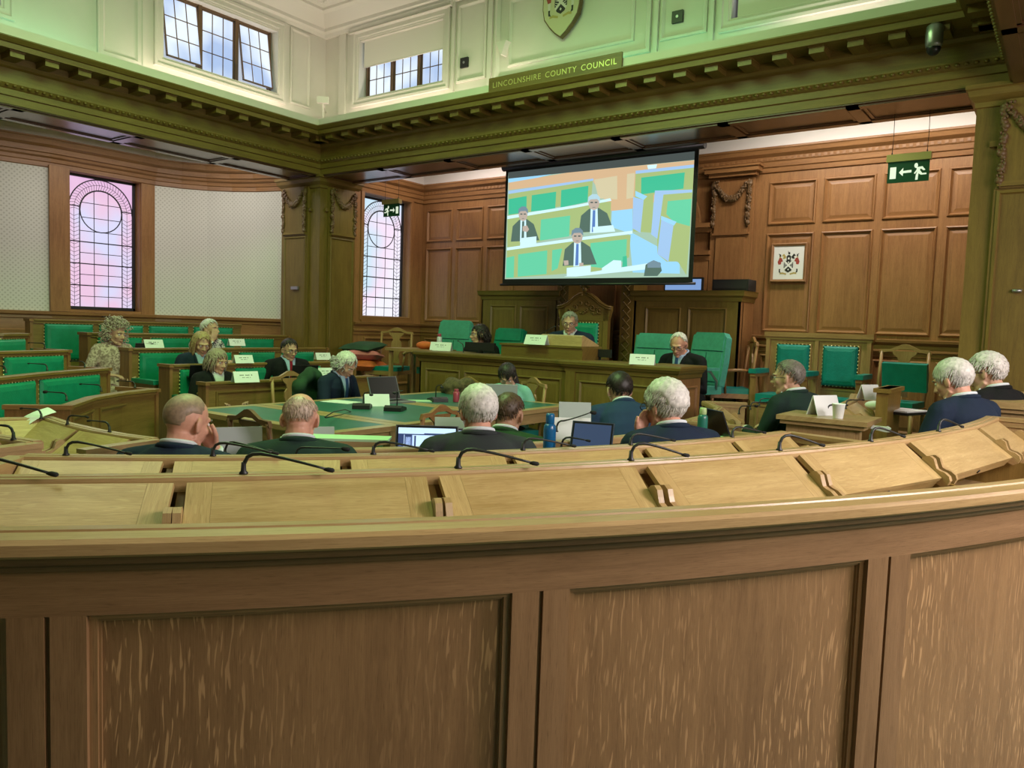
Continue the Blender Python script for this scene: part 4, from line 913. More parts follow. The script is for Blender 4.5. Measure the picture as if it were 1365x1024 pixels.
# chair built facing -y; at the table: their backs turned to the camera
TZ = .75
def placed(fn, px, py, ztop, z, rz, label, **kw):
    p = onZ(px, py, ztop); return fn(p.x, p.y, z, rz, label, **kw)
placed(splat_chair, 341, 549, .90, 0, rad(180), 'dark oak splat-back chair at the near left corner of the green table', wood='oak_chair_dark', H_=.90, W=.38)
placed(splat_chair, 581, 542, .90, 0, rad(270), 'oak splat-back chair at the long side of the table, left of the white-haired person', wood='oak_wall', H_=.90, W=.36)
splat_chair(*tuple(onX(391, 514, -5.95))[:2], 0, rad(95), 'pale oak chair between the fringed person and the grey-haired one, draped with a green coat', H_=.95)
splat_chair(-5.15, 6.25, 0, rad(0), 'pale oak chair at the far end of the table with a brown bag on it', H_=.90)
splat_chair(*tuple(onY(706, 512, 6.2))[:2], 0, rad(-25), 'pale oak chair right of the person with the pale laptop', H_=.95)
splat_chair(*tuple(onY(527, 450, 7.35))[:2], DF, rad(20), 'oak armchair with blue-green seat below the narrow leaded window', arms=True, H_=.96)
splat_chair(*tuple(onY(478, 465, 7.05))[:2], .0, rad(75), 'oak armchair piled with cushions beside the pillar', arms=True, H_=.95)
splat_chair(*tuple(onY(1204, 478, 8.0))[:2], DF, rad(-6), 'oak chair with a turquoise cushion against its back, right of the wall bench', H_=.98, W=.42)
splat_chair(*tuple(onY(997, 470, 8.1))[:2], DF, rad(-60), 'oak armchair turned sideways between the dais screen and the wall bench', arms=True, wood='oak_wall', H_=1.0)
# loose cushion on the right chair
p = onY(1206, 503, 7.82); b = MB(T(p.x, p.y, p.z, rad(-6), rad(12))); b.box(-.19, .19, -.03, .03, -.13, .13); tag(b.build('cushion', 'leather_teal', bevel=.02), 'turquoise cushion leaning on the back of the right-hand oak chair', 'cushion')
plain('cloth_orange', (.62, .13, .03), .85, var=.15, bump=.3); plain('cloth_pink', (.55, .17, .16), .85, var=.15, bump=.3); plain('cloth_darkgreen', (.014, .055, .022), .85, var=.2, bump=.3); plain('bag_brown', (.10, .07, .03), .8, var=.4, scale=40, bump=.4)
def cushion(c, sx, sy, sz, mat, label, rz=0, tilt=0):
    b = MB(T(*c, rz, tilt)); n = 10; g = []
    for side in (1, -1):
        rows_ = [[b.vert((sx*(2*i/n-1)*(1-.08*(1-abs(2*j/n-1))), sy*(2*j/n-1)*(1-.08*(1-abs(2*i/n-1))), side*sz*((1-(2*i/n-1)**4)*(1-(2*j/n-1)**4))**.5)) for i in range(n+1)] for j in range(n+1)]
        for j in range(n):
            for i in range(n): q = [rows_[j][i], rows_[j][i+1], rows_[j+1][i+1], rows_[j+1][i]]; b.face(q if side > 0 else q[::-1], None, 0, True)
    return tag(b.build('cushion', mat), label, 'cushion')
pc = onY(485, 487, 7.0); cushion((pc.x, pc.y, pc.z-.0), .24, .24, .075, 'cloth_orange', 'orange cushion at the bottom of the pile beside the pillar', rad(20))
cushion((pc.x+.0, pc.y, pc.z+.13), .24, .23, .065, 'cloth_pink', 'pink cushion in the middle of the pile beside the pillar', rad(35), rad(-5))
cushion((pc.x-.04, pc.y+.02, pc.z+.24), .24, .22, .06, 'cloth_darkgreen', 'dark green cushion on top of the pile beside the pillar', rad(10), rad(8))

# ================================================================== TABLES
def table(x0, x1, y0, y1, label):
    o = thing('leather_topped_table', label, 'table', (x0, y0, 0), group='tables pushed together in the well'); w_, d_ = x1-x0, y1-y0
    b = MB(); e = .09
    b.box(0, w_, 0, e, TZ-.035, TZ, g='x'); b.box(0, w_, d_-e, d_, TZ-.035, TZ, g='x'); b.box(0, e, e, d_-e, TZ-.035, TZ, g='y'); b.box(w_-e, w_, e, d_-e, TZ-.035, TZ, g='y')
    b.box(e, w_-e, e, d_-e, TZ-.035, TZ-.006); b.box(.04, w_-.04, .04, .06, TZ-.13, TZ-.035, g='x'); b.box(.04, w_-.04, d_-.06, d_-.04, TZ-.13, TZ-.035, g='x'); b.box(.04, .06, .04, d_-.04, TZ-.13, TZ-.035, g='y'); b.box(w_-.06, w_-.04, .04, d_-.04, TZ-.13, TZ-.035, g='y'); b.build('table_frame', 'oak_desk', o, bevel=.003)
    b = MB(); b.box(e, w_-e, e, d_-e, TZ-.006, TZ-.001); b.build('leather_top', 'table_leather', o)
    for xx in (.03, w_-.10):
        for yy in (.03, d_-.10): b = MB(); b.box(xx, xx+.07, yy, yy+.07, 0, TZ-.035, g='z'); b.build('leg', 'oak_desk', o, bevel=.004)
table(-5.40, -3.72, 3.22, 3.86, 'green leather-topped oak table, nearest of the tables in the well')
table(-5.40, -3.72, 3.87, 4.98, 'green leather-topped oak table in the middle of the well')
table(-5.40, -3.72, 4.99, 6.10, 'green leather-topped oak table nearest the dais')

# ================================================================== PROJECTION SCREEN
YS = 7.34
c = [onY(x, y, YS) for x, y in ((675, 222), (932, 193), (673, 379), (923, 378))]
x0, x1 = c[0].x+.0, c[3].x; zt, zb = 3.32, c[2].z
o = thing('projection_screen', 'lowered projection screen showing the councillors at their desks', 'projection screen', (0, YS, 0)); 
b = MB(); b.tube([(x0-.04, 0, zt-.0), (x1+.06, 0, zt-.0)], .045, 12); b.build('housing', 'dark_metal', o)
b = MB(); b.box(x0, x1, -.003, .003, zb, zt); b.build('black_border', 'screen_black', o)
b = MB(); b.tube([(x0-.03, 0, zb-.005), (x1+.03, 0, zb-.005)], .014, 8); b.build('bottom_bar', 'screen_black', o)
# projected picture: what the camera of the room shows, laid out in screen coordinates (u right 0..1, v up 0..1)
px0, px1, pz0, pz1 = x0+.035, x1-.045, zb+.06, zt-.06; PW, PH = px1-px0, pz1-pz0
def pm(name, c, s=1.0): emis(name, c, s*.78)
pm('pic_base', (.42, .62, .48), .95); pm('pic_green', (.06, .58, .34), .95); pm('pic_green_pale', (.15, .70, .42), .95); pm('pic_oak', (.46, .60, .24), .9); pm('pic_oak_pale', (.74, .66, .42), .95)
pm('pic_blue', (.35, .72, 1.0), 1.0); pm('pic_suit', (.12, .21, .17), .8); pm('pic_face', (.60, .50, .42), .9); pm('pic_hair', (.50, .75, .85), .95); pm('pic_white', (.65, .92, 1.0), 1.05); pm('pic_dark', (.10, .16, .16), .7); pm('pic_grey', (.10, .125, .12), .7); pm('pic_wall', (.80, .55, .32), .9); pm('pic_edge', (.38, .60, .90), 1.0); pm('pic_tie', (.12, .25, .62), .9); pm('pic_hair_grey', (.22, .34, .42), .85)
pic = MB(); plist = []
def pp(mat, pts, k=[0]):
    k[0] += 1
    if mat not in plist: plist.append(mat)
    q = [(px0+u*PW, -.0035-.00012*k[0], pz0+v*PH) for u, v in pts]; ar = sum(q[i][0]*q[(i+1) % len(q)][2]-q[(i+1) % len(q)][0]*q[i][2] for i in range(len(q)))
    pic.poly(q if ar > 0 else q[::-1], None, plist.index(mat))
def ZP(x, y):      # crop coordinates of the picture detail -> u, v
    tl, tr, bl, br = (103, 205), (1242, 75), (75, 900), (1205, 892)
    v = .5; u = .5
    for _ in range(12):
        lx = bl[0]+(tl[0]-bl[0])*v; rx = br[0]+(tr[0]-br[0])*v; u = (x-lx)/(rx-lx)
        ty = tl[1]+(tr[1]-tl[1])*u; by = bl[1]+(br[1]-bl[1])*u; v = (by-y)/(by-ty)
    # perspective towards the left: the far (left) side is compressed
    kf = .852; u = u*kf/(1-u*(1-kf)) if False else u/(kf+(1-kf)*u)*1.0 if False else u/(1/kf-(1/kf-1)*u)*1.0 if False else u
    return u, v
def zz(mat, *xy): pp(mat, [tuple(min(1, max(0, t)) for t in ZP(x, y)) for x, y in xy])
pp('pic_base', [(0, 0), (1, 0), (1, 1), (0, 1)]); zz('pic_grey', (103, 205), (1242, 75), (1240, 130), (103, 246)); zz('pic_blue', (103, 246), (400, 215), (300, 240), (103, 272))
zz('pic_wall', (103, 272), (500, 205), (1240, 132), (1240, 330), (900, 440), (780, 460), (660, 250), (103, 320))
zz('pic_oak_pale', (672, 250), (812, 226), (812, 380), (700, 372)); zz('pic_oak_pale', (870, 215), (915, 208), (905, 370), (865, 378)); zz('pic_white', (985, 160), (1040, 155), (1035, 180), (990, 185))
zz('pic_oak', (103, 345), (665, 252), (655, 385), (100, 490)); zz('pic_edge', (103, 325), (668, 243), (668, 257), (103, 345))
zz('pic_green', (105, 378), (232, 357), (230, 462), (103, 480)); zz('pic_green', (268, 352), (432, 328), (425, 440), (262, 458)); zz('pic_green', (465, 318), (638, 290), (632, 395), (460, 432))
zz('pic_blue', (780, 455), (900, 442), (900, 600), (1040, 690), (1080, 760), (1160, 800), (1160, 870), (900, 860), (880, 600), (775, 560))
zz('pic_oak', (95, 505), (640, 400), (775, 395), (770, 580), (560, 600), (95, 700)); zz('pic_white', (95, 487), (560, 415), (770, 372), (778, 388), (560, 432), (95, 508))
zz('pic_green_pale', (330, 510), (522, 484), (515, 620), (322, 648)); zz('pic_oak', (920, 205), (1238, 165), (1235, 340), (1020, 350), (1010, 600), (905, 590)); zz('pic_edge', (920, 195), (1238, 160), (1238, 180), (920, 215))
zz('pic_green', (952, 240), (1190, 210), (1182, 315), (1040, 335), (950, 350)); zz('pic_blue', (918, 325), (985, 362), (965, 385), (918, 360)); zz('pic_edge', (905, 365), (965, 385), (945, 600), (900, 570)); 
zz('pic_oak', (1035, 350), (1230, 325), (1215, 600), (1195, 880), (1150, 790), (1090, 790), (1040, 740)); zz('pic_edge', (1028, 325), (1228, 322), (1228, 340), (1075, 352), (1040, 640), (1005, 610)); zz('pic_green_pale', (1098, 395), (1225, 382), (1215, 560), (1130, 530), (1090, 480)); zz('pic_blue', (1062, 490), (1145, 530), (1130, 555), (1060, 515)); zz('pic_edge', (1062, 515), (1128, 555), (1100, 790), (1040, 740))
zz('pic_oak', (92, 712), (560, 640), (890, 612), (880, 760), (700, 850), (84, 895)); zz('pic_white', (92, 693), (560, 630), (900, 585), (900, 605), (560, 650), (92, 712))
zz('pic_green_pale', (88, 760), (145, 748), (140, 890), (84, 892)); zz('pic_green_pale', (172, 738), (372, 712), (366, 868), (168, 885)); zz('pic_green_pale', (405, 710), (470, 700), (440, 830), (400, 850)); zz('pic_green_pale', (650, 665), (868, 640), (862, 780), (720, 830), (650, 820))
def bodyp(cx, top, s, hair='pic_hair', tie='pic_tie', wleft=1.0):
    zz('pic_suit', (cx-95*s*wleft, top+250*s), (cx-80*s, top+140*s), (cx-30*s, top+95*s), (cx+30*s, top+90*s), (cx+80*s, top+125*s), (cx+120*s, top+240*s))
    zz('pic_white', (cx-20*s, top+95*s), (cx+22*s, top+92*s), (cx+25*s, top+250*s), (cx-25*s, top+255*s)); zz(tie, (cx-7*s, top+105*s), (cx+9*s, top+105*s), (cx+6*s, top+245*s), (cx-14*s, top+248*s))
    zz('pic_face', *[(cx+(34*math.cos(a))*s, top+60*s+44*s*math.sin(a)) for a in [k*PI/6 for k in range(12)]]); zz(hair, (cx-38*s, top+55*s), (cx-34*s, top+18*s), (cx-10*s, top), (cx+18*s, top), (cx+36*s, top+20*s), (cx+38*s, top+52*s), (cx+20*s, top+32*s), (cx-20*s, top+34*s))
    for d in (-13, 13): zz('pic_dark', (cx+(d-8)*s, top+50*s), (cx+(d+8)*s, top+50*s), (cx+(d+8)*s, top+58*s), (cx+(d-8)*s, top+58*s))
    zz('pic_dark', (cx-9*s, top+84*s), (cx+9*s, top+84*s), (cx+9*s, top+87*s), (cx-9*s, top+87*s))
bodyp(672, 345, 1.0, 'pic_hair'); bodyp(208, 425, .92, 'pic_hair_grey', 'pic_suit'); zz('pic_face', (205, 555), (235, 548), (250, 575), (235, 592), (205, 585)); zz('pic_white', (190, 632), (300, 620), (298, 672), (186, 684)); zz('pic_white', (665, 560), (788, 548), (800, 590), (668, 600))
bodyp(568, 565, 1.0, 'pic_hair_grey'); zz('pic_face', (480, 780), (510, 778), (512, 808), (485, 812)); zz('pic_face', (580, 795), (606, 795), (606, 815), (580, 818)); zz('pic_white', (500, 828), (652, 812), (650, 870), (500, 882)); zz('pic_white', (720, 830), (790, 778), (835, 782), (835, 830), (720, 848)); zz('pic_green', (845, 755), (868, 750), (870, 832), (840, 835))
zz('pic_white', (690, 850), (990, 800), (985, 840), (560, 885), (480, 885)); zz('pic_suit', (975, 810), (1010, 785), (1055, 795), (1065, 850), (1040, 885), (965, 885)); zz('pic_hair_grey', (985, 800), (1020, 780), (1060, 800), (1058, 830), (985, 830))
pic.build('projected_picture', plist, o)
# ================================================================== PEOPLE
def cloth(name, col, var=.12, bump=.15, sc=300): plain(name, col, .85, var=var, scale=6, bump=bump, bscale=sc, spec=.2)
cloth('suit_navy', (.012, .022, .045)); cloth('suit_black', (.008, .009, .010)); cloth('suit_blue', (.020, .048, .095)); cloth('suit_green', (.015, .034, .028)); cloth('suit_charcoal', (.030, .036, .038)); cloth('coat_green', (.020, .060, .022))
cloth('cardigan_mint', (.22, .50, .44)); cloth('shirt_white', (.62, .68, .72), .03); cloth('shirt_blue', (.35, .50, .68), .03); cloth('trousers_dark', (.015, .016, .02)); cloth('tie_red', (.25, .01, .03)); cloth('tie_blue', (.03, .07, .20)); cloth('tie_pale', (.45, .35, .35))
def pattern_cloth(name, c1, c2, sc, p=.5):
    m, nt, b = newmat(name); tc = N(nt, 'ShaderNodeTexCoord'); n = N(nt, 'ShaderNodeTexNoise', inp={'Scale': sc, 'Detail': 3.0, 'Distortion': 1.5}); nt.links.new(tc.outputs['Object'], n.inputs['Vector'])
    r = N(nt, 'ShaderNodeValToRGB'); e = r.color_ramp.elements; e[0].position = p-.06; e[1].position = p+.06; e[0].color = (*c1, 1); e[1].color = (*c2, 1); nt.links.new(n.outputs['Fac'], r.inputs[0]); nt.links.new(r.outputs[0], b.inputs['Base Color']); b.inputs['Roughness'].default_value = .85
pattern_cloth('cloth_beige_print', (.28, .20, .16), (.58, .46, .38), 22); pattern_cloth('cloth_bw_print', (.03, .03, .05), (.62, .60, .60), 26)
def hairmat(name, c): 
    m, nt, b = newmat(name); tc = N(nt, 'ShaderNodeTexCoord'); n = N(nt, 'ShaderNodeTexNoise', inp={'Scale': 60.0, 'Detail': 3.0}); nt.links.new(tc.outputs['Object'], n.inputs['Vector'])
    r = N(nt, 'ShaderNodeValToRGB'); e = r.color_ramp.elements; e[0].position = .35; e[1].position = .65; e[0].color = (*[k*.8 for k in c], 1); e[1].color = (*[min(1, k*1.15) for k in c], 1); nt.links.new(n.outputs['Fac'], r.inputs[0]); nt.links.new(r.outputs[0], b.inputs['Base Color']); b.inputs['Roughness'].default_value = .5
hairmat('hair_white', (.62, .60, .57)); hairmat('hair_grey', (.30, .28, .25)); hairmat('hair_salt', (.16, .14, .12)); hairmat('hair_dark', (.018, .012, .010)); hairmat('hair_brown', (.07, .04, .02)); hairmat('hair_blonde', (.42, .29, .14)); hairmat('hair_ash', (.34, .27, .20)); hairmat('hair_curly', (.50, .42, .34)); hairmat('hair_stubble', (.30, .21, .145)); hairmat('hair_thin', (.52, .40, .32))

def basis(f, up_hint=Vector((0, 0, 1))):
    f = Vector(f).normalized(); x = f.cross(up_hint)
    if x.length < 1e-3: x = Vector((1, 0, 0))
    x.normalize(); u = x.cross(f); return x, f, u
def ellring(mb, c, ax, ay, hw, hd, n=20, e=2.4):
    out = []
    for k in range(n):
        a = 2*PI*k/n; ca, sa = math.cos(a), math.sin(a); out.append(mb.vert(c+ax*(hw*math.copysign(abs(ca)**(2/e), ca))+ay*(hd*math.copysign(abs(sa)**(2/e), sa))))
    return out
def loft(mb, rings, m=0):
    n = len(rings[0])
    for a, b in zip(rings, rings[1:]):
        for k in range(n): l = (k+1) % n; mb.face([a[k], a[l], b[l], b[k]], None, m, True)
    mb.face(rings[0][::-1], None, m, True); mb.face(rings[-1], None, m, True)
def hand(mb, W, f, n_, side, curl=.5, spread=.012, s=1.0):
    """W wrist, f finger direction, n_ palm normal (the side the fingers close to), side +1 right hand / -1 left hand"""
    f = Vector(f).normalized(); n_ = (Vector(n_)-f*Vector(n_).dot(f)).normalized(); x = f.cross(n_)*side
    R = Matrix((x, f, n_)).transposed(); mb.ball(W+f*.045*s, (.040*s, .055*s, .016*s), 12, 8, rot=R); mb.ball(W+f*.07*s, (.039*s, .025*s, .014*s), 12, 8, rot=R)
    for i, (ox, L) in enumerate(((.030, .066), (.0105, .076), (-.0095, .070), (-.029, .055))):
        p = W+f*.082*s+x*ox*s; d = (f+x*(ox*2.2)).normalized(); pts = [p-f*.03*s, p]; a = 0
        for k in range(3): a += curl*(.55+.25*k); q = d*math.cos(a)+n_*math.sin(a); pts.append(pts[-1]+q*L*s*(.42, .32, .26)[k])
        mb.tube(pts, [.0092*s, .0092*s, .0085*s, .0078*s, .0062*s], 8)
    t0 = W+f*.022*s+x*.030*s; td = (f*.72+x*.62+n_*.35).normalized(); mb.tube([t0-x*.01*s, t0+td*.030*s, t0+td*.055*s+f*.006*s, t0+td*.062*s+f*.026*s], [.014*s, .0115*s, .0105*s, .008*s], 8)
def mods(o, vox, it=4, fac=.5):
    r = o.modifiers.new('remesh', 'REMESH'); r.mode = 'VOXEL'; r.voxel_size = vox; r.use_smooth_shade = True
    s_ = o.modifiers.new('smooth', 'SMOOTH'); s_.factor = fac; s_.iterations = it

def hairline(az, el, kind):
    """how far (degrees) above the hairline a scalp direction lies; az 0 = face, 180 = nape"""
    a = abs(az)
    front = {'receding': 62, 'fringe': 26, 'long': 36}.get(kind, 44)
    if a < 45: h = front
    elif a < 78: h = front+(8-front)*(a-45)/33
    elif a < 112: h = 8
    elif a < 130: h = 8-(a-112)/18*40
    else: h = -34
    if kind == 'bald': return min(el-h, 26+max(0, (a-110))*.25-el) if a > 62 else -1
    return el-h
CC, CR = Vector((0, -.012, .035)), Vector((.076, .094, .087))
def scalp(d, off): return CC+Vector((d.x*(CR.x+off), d.y*(CR.y+off), d.z*(CR.z+off)))
def dirv(az, el): az, el = rad(az), rad(el); return Vector((math.sin(az)*math.cos(el), math.cos(az)*math.cos(el), math.sin(el)))
def make_hair(parent, M, kind, mat, thick=.012, locks=260, length=.045, r=.0042, drop=0, wild=.25, seed=1, part=0):
    rn = random.Random(seed); b = MB(M); NA, NE = 40, 20; g = {}
    base = 'bald' if kind == 'bald' else kind
    for i in range(NA):
        for j in range(NE+1):
            az, el = -180+360*i/NA, -46+136*j/NE; m_ = hairline(az, el, base); t = thick*max(0, min(1, m_/12)) if m_ > 0 else -.012
            if kind == 'bald': t = min(t, .006) if m_ > 0 else -.012
            t += (thick*.25*math.sin(az*.23+seed)*math.cos(el*.19) if m_ > 0 else 0); g[i, j] = (b.vert(scalp(dirv(az, el), t)), m_)
    for i in range(NA):
        for j in range(NE):
            q = [g[i, j], g[(i+1) % NA, j], g[(i+1) % NA, j+1], g[i, j+1]]
            if max(k[1] for k in q) > 0: b.face([k[0] for k in q][::-1], None, 0, True)
    crown = dirv(175, 55); made = 0; tries = 0
    while made < locks and tries < locks*12:
        tries += 1; z = rn.uniform(-.65, 1); a = rn.uniform(0, 2*PI); s_ = math.sqrt(max(0, 1-z*z)); d = Vector((s_*math.sin(a), s_*math.cos(a), z)); el = math.degrees(math.asin(z)); az = math.degrees(math.atan2(d.x, d.y))
        if hairline(az, el, base) < 1: continue
        made += 1; t = -(crown-d*crown.dot(d)); t = t.normalized() if t.length > .05 else Vector((1, 0, 0))
        if part and d.z > .3: t = (t+Vector((part*(1 if d.x*part > -.02 else -1)*.8, -.1, 0))).normalized()
        L = length*rn.uniform(.7, 1.2); n = 5; pts = []; off = thick*.6; dd = d.copy(); ph = rn.uniform(0, 6)
        for k in range(n):
            jit = Vector((rn.uniform(-1, 1), rn.uniform(-1, 1), rn.uniform(-1, 1)))*wild*.012
            pts.append(scalp(dd, off+r*.2+k*.0007)+jit*(k/n)); dd = (dd+t*(L/n)/.085).normalized(); t = (t-dd*t.dot(dd)).normalized()
        if drop and (abs(az) > 48) and pts[-1].z < .05:
            p = pts[-1].copy(); o_ = Vector((p.x, p.y, 0)).normalized(); LL = drop*rn.uniform(.75, 1.05); m = 5
            for k in range(1, m+1):
                w_ = math.sin(k*1.4+ph)*wild*.03; pts.append(Vector((p.x*(1.0+.10*math.sin(k/m*PI)), p.y*(1+.06*math.sin(k/m*PI))-.004*k, p.z-LL*k/m))+o_*w_+Vector((rn.uniform(-1, 1), rn.uniform(-1, 1), 0))*wild*.012)
        b.tube(pts, [r*.8]+[r]*(len(pts)-2)+[r*.3], 4)
    return b.build('hair', mat, parent)
def curly_hair(parent, M, mat, seed=3):
    rn = random.Random(seed); b = MB(M)
    for k in range(430):
        az, el = rn.uniform(-180, 180), rn.uniform(-50, 90)
        if abs(az) < 42 and el < 34: continue
        if abs(az) < 60 and el < 0: continue
        d = dirv(az, el); p = scalp(d, rn.uniform(.0, .055)); p.z -= .0 if el > 0 else .03*rn.random()*2; R = rn.uniform(.010, .018); ax = Vector((rn.uniform(-1, 1), rn.uniform(-1, 1), rn.uniform(-1, 1))).normalized(); u = ax.orthogonal().normalized(); v = ax.cross(u)
        b.tube([p+u*R*math.cos(t*1.1)+v*R*math.sin(t*1.1)+ax*t*.005 for t in range(8)], .0042, 4)
    return b.build('hair', mat, parent)

TORSO = [(-.10, .165, .115), (0, .175, .125), (.1, .158, .115), (.2, .152, .110), (.32, .168, .115), (.40, .178, .105), (.455, .150, .085), (.495, .085, .065), (.53, .056, .056)]
def person(label, head, rz, lean=.12, hrz=0, hpitch=0, hroll=0, arms=None, top='suit_navy', shirt='shirt_white', tie=None, skin='skin_fair', hair=None, glasses=False, female=False, vneck=True, scale=1.0, neck_fwd=.02, curl=.5, vox=.0055, trousers='trousers_dark', collar=True, group=None, hands=True, hb=None):
    """head = world position of the head centre; rz = facing of the body; hrz = facing of the head (world)"""
    hd = Vector(head)
    def spine(t):        # t along the spine from the hips
        a0 = lean*.75; a1 = lean*1.5; z = y = 0; n = 12
        for i in range(n): a = a0+(a1-a0)*i/n; y += math.sin(a)*t/n; z += math.cos(a)*t/n
        return Vector((0, y, z)), lean*(.75+.75*min(1, max(0, t)/.5))
    nb, na = spine(.50); hl = nb+Vector((0, math.sin(na)*.08+neck_fwd+.02, .098-.03*math.sin(na)))
    R = Matrix.Rotation(rz, 3, 'Z'); hip = hd-R@hl*scale
    o = thing('person', label, 'person', hip, rz, group); o.scale = (scale,)*3
    def ringset(inf, upto=.53, w_=1.0):
        rs = []
        for (t, hw, hdp) in TORSO:
            if t > upto: break
            c, a = spine(max(t, 0)) if t >= 0 else (Vector((0, 0, t)), 0)
            kw = (.93 if female else 1.03)*w_
            rs.append((c, Vector((1, 0, 0)), Vector((0, math.cos(a), -math.sin(a))), (hw*kw+inf), (hdp*(1.0 if not female else 1.02)+inf)))
        return rs
    sh, sa = spine(.425); sw = .165 if female else .203
    if arms is None: arms = ((-.16, .34, .22), (.16, .34, .22))
    joints = []
    for s_, t in zip((-1, 1), arms):
        S = sh+Vector((s_*sw, 0, -.005)); Hn = Vector(t[:3]); dv = Hn-S; Lu, Lf = .285, .255; dist = min(dv.length, Lu+Lf-.005); dn = dv.normalized(); Hn = S+dn*dist
        a = (Lu*Lu-Lf*Lf+dist*dist)/(2*dist); h = math.sqrt(max(0, Lu*Lu-a*a)); pole = Vector((s_*.55, -.25, -.9)); pole = (pole-dn*pole.dot(dn)).normalized(); E = S+dn*a+pole*h; joints.append((s_, S, E, Hn, t[3] if len(t) > 3 else None, t[4] if len(t) > 4 else None))
    HM = Matrix.Translation(hl) @ Matrix.Rotation(hrz-rz, 4, 'Z') @ Matrix.Rotation(hpitch, 4, 'X') @ Matrix.Rotation(hroll, 4, 'Y')
    # body: one continuous skin
    b = MB(); loft(b, [ellring(b, c, ax, ay, w_, d_) for c, ax, ay, w_, d_ in ringset(-.012)])
    nk = spine(.49)[0]; hn = HM @ Vector((0, -.022, -.045)); b.tube([nk-Vector((0, 0, .04)), nk, nk.lerp(hn, .5), hn, hn+Vector((0, 0, .03))], [.07, .058, .052 if not female else .045, .050 if not female else .043, .05], 14)
    b.M = HM; k = .94 if female else 1.0
    b.ball(CC, CR*.985, 20, 14); b.ball((0, .020, -.012), (.063*k, .072, .086), 18, 12); b.ball((0, .030, -.066), (.047*k, .046, .044), 14, 10); b.ball((0, .064, -.093), (.020, .020, .018), 10, 8); b.tube([(-.05, .0, -.05), (-.028, .055, -.088)], [.018, .014], 8); b.tube([(.05, .0, -.05), (.028, .055, -.088)], [.018, .014], 8)
    b.tube([(0, .082, .022), (0, .098, -.006), (0, .108, -.022), (0, .094, -.034)], [.008, .0105, .0135, .009], 10); b.ball((-.012, .094, -.026), .009); b.ball((.012, .094, -.026), .009)
    b.tube([(-.046, .066, .028), (-.022, .084, .033), (0, .086, .028), (.022, .084, .033), (.046, .066, .028)], [.008, .011, .009, .011, .008], 8); b.ball((-.038, .058, -.016), (.024, .022, .024)); b.ball((.038, .058, -.016), (.024, .022, .024))
    b.ball((0, .086, -.050), (.022, .010, .0065), 10, 6); b.ball((0, .084, -.060), (.019, .011, .007), 10, 6)
    for s_ in (-1, 1): b.ball((s_*.079*k, -.006, -.002), (.009, .020, .033), 10, 8, rot=Matrix.Rotation(s_*.35, 3, 'Z')); b.ball((s_*.073*k, -.002, -.022), (.010, .012, .014))
    b.M = Matrix.Identity(4)
    for s_, S, E, Hn, fd, pn in joints:
        f = (Hn-E).normalized(); W = Hn; b.tube([S, S.lerp(E, .5), E, E.lerp(Hn, .5), W, W+f*.02], [.052, .044, .038, .034, .025, .024], 12); b.ball(S, .055)
        fdir = Vector(fd) if fd else (f+Vector((-s_*.25, 0, -.12))); pnn = Vector(pn) if pn else Vector((0, 0, -1)); 
        if hands: hand(b, W, fdir, pnn, s_, curl)
        else: b.ball(W+f*.04, .035)
    for s_ in (-1, 1): b.tube([(s_*.085, 0, -.02), (s_*.10, .22, .0), (s_*.11, .43, -.02), (s_*.11, .44, -.10), (s_*.11, .43, -.40), (s_*.11, .45, -.44), (s_*.11, .55, -.46)], [.08, .078, .058, .055, .038, .035, .028], 12)
    bo = b.build('body', skin, o); mods(bo, vox, 3, .4)
    # eyes, brows, glasses
    for s_ in (-1, 1):
        e = MB(HM); e.ball((s_*.030, .0745, .010), .0115, 10, 7); eo = e.build('eye', 'eye_white', o); e = MB(HM); e.ball((s_*.030, .0815, .009), (.0060, .0052, .0060), 10, 6); e.build('iris', 'black_ink', eo)
        e = MB(HM); e.tube([(s_*.014, .0945, .029), (s_*.030, .094, .033), (s_*.046, .080, .028)], [.003, .0038, .002], 6); e.build('eyebrow', (hair or {}).get('brow', 'hair_salt'), o)
    lp = MB(HM); lp.tube([(-.022, .0885, -.0545), (0, .0965, -.054), (.022, .0885, -.0545)], [.002, .0045, .002], 6); lp.build('lips', 'lips', o)
    if glasses:
        g = MB(HM)
        for s_ in (-1, 1):
            g.tube([(s_*.032+.023*math.cos(t), .101, .008+.017*math.sin(t)) for t in [k_*PI/8 for k_ in range(17)]], .0021, 5, cap=False); g.tube([(s_*.055, .100, .012), (s_*.079, .06, .012), (s_*.086, .0, .010), (s_*.084, -.02, -.004)], .0021, 5)
        g.tube([(-.010, .104, .010), (0, .107, .013), (.010, .104, .010)], .002, 5); g.build('glasses', 'black_plastic', o)
    # clothes
    inf = .014; b = MB(); loft(b, [ellring(b, c, ax, ay, w_, d_, 24) for c, ax, ay, w_, d_ in ringset(inf, .50)])
    jak = top.startswith('suit') or top.startswith('coat')
    for s_, S, E, Hn, fd, pn in joints:
        f = (Hn-E).normalized(); b.ball(S+Vector((0, 0, .004)), .068 if jak else .060); b.tube([spine(.475)[0]+Vector((s_*.045, 0, .0)), S.lerp(spine(.475)[0], .5)+Vector((0, 0, .010)), S+Vector((0, 0, .012))], [.050, .056, .062], 12); b.tube([S, S.lerp(E, .5), E, E.lerp(Hn, .5), Hn-f*.012], [.066, .059, .052, .047, .040] if jak else [.060, .052, .046, .042, .034], 12)
        for k_ in (.35, .42, .5): pass
    jo = b.build('jacket' if jak else 'top', top, o); mods(jo, .009, 4, .5)
    if jak:      # sleeve ends, collar and shirt
        for s_, S, E, Hn, fd, pn in joints:
            f = (Hn-E).normalized(); c = MB(); c.tube([Hn-f*.03, Hn+f*.004], [.034, .032], 12); c.build('shirt_cuff', shirt, o)
    c0, a0 = spine(.505)
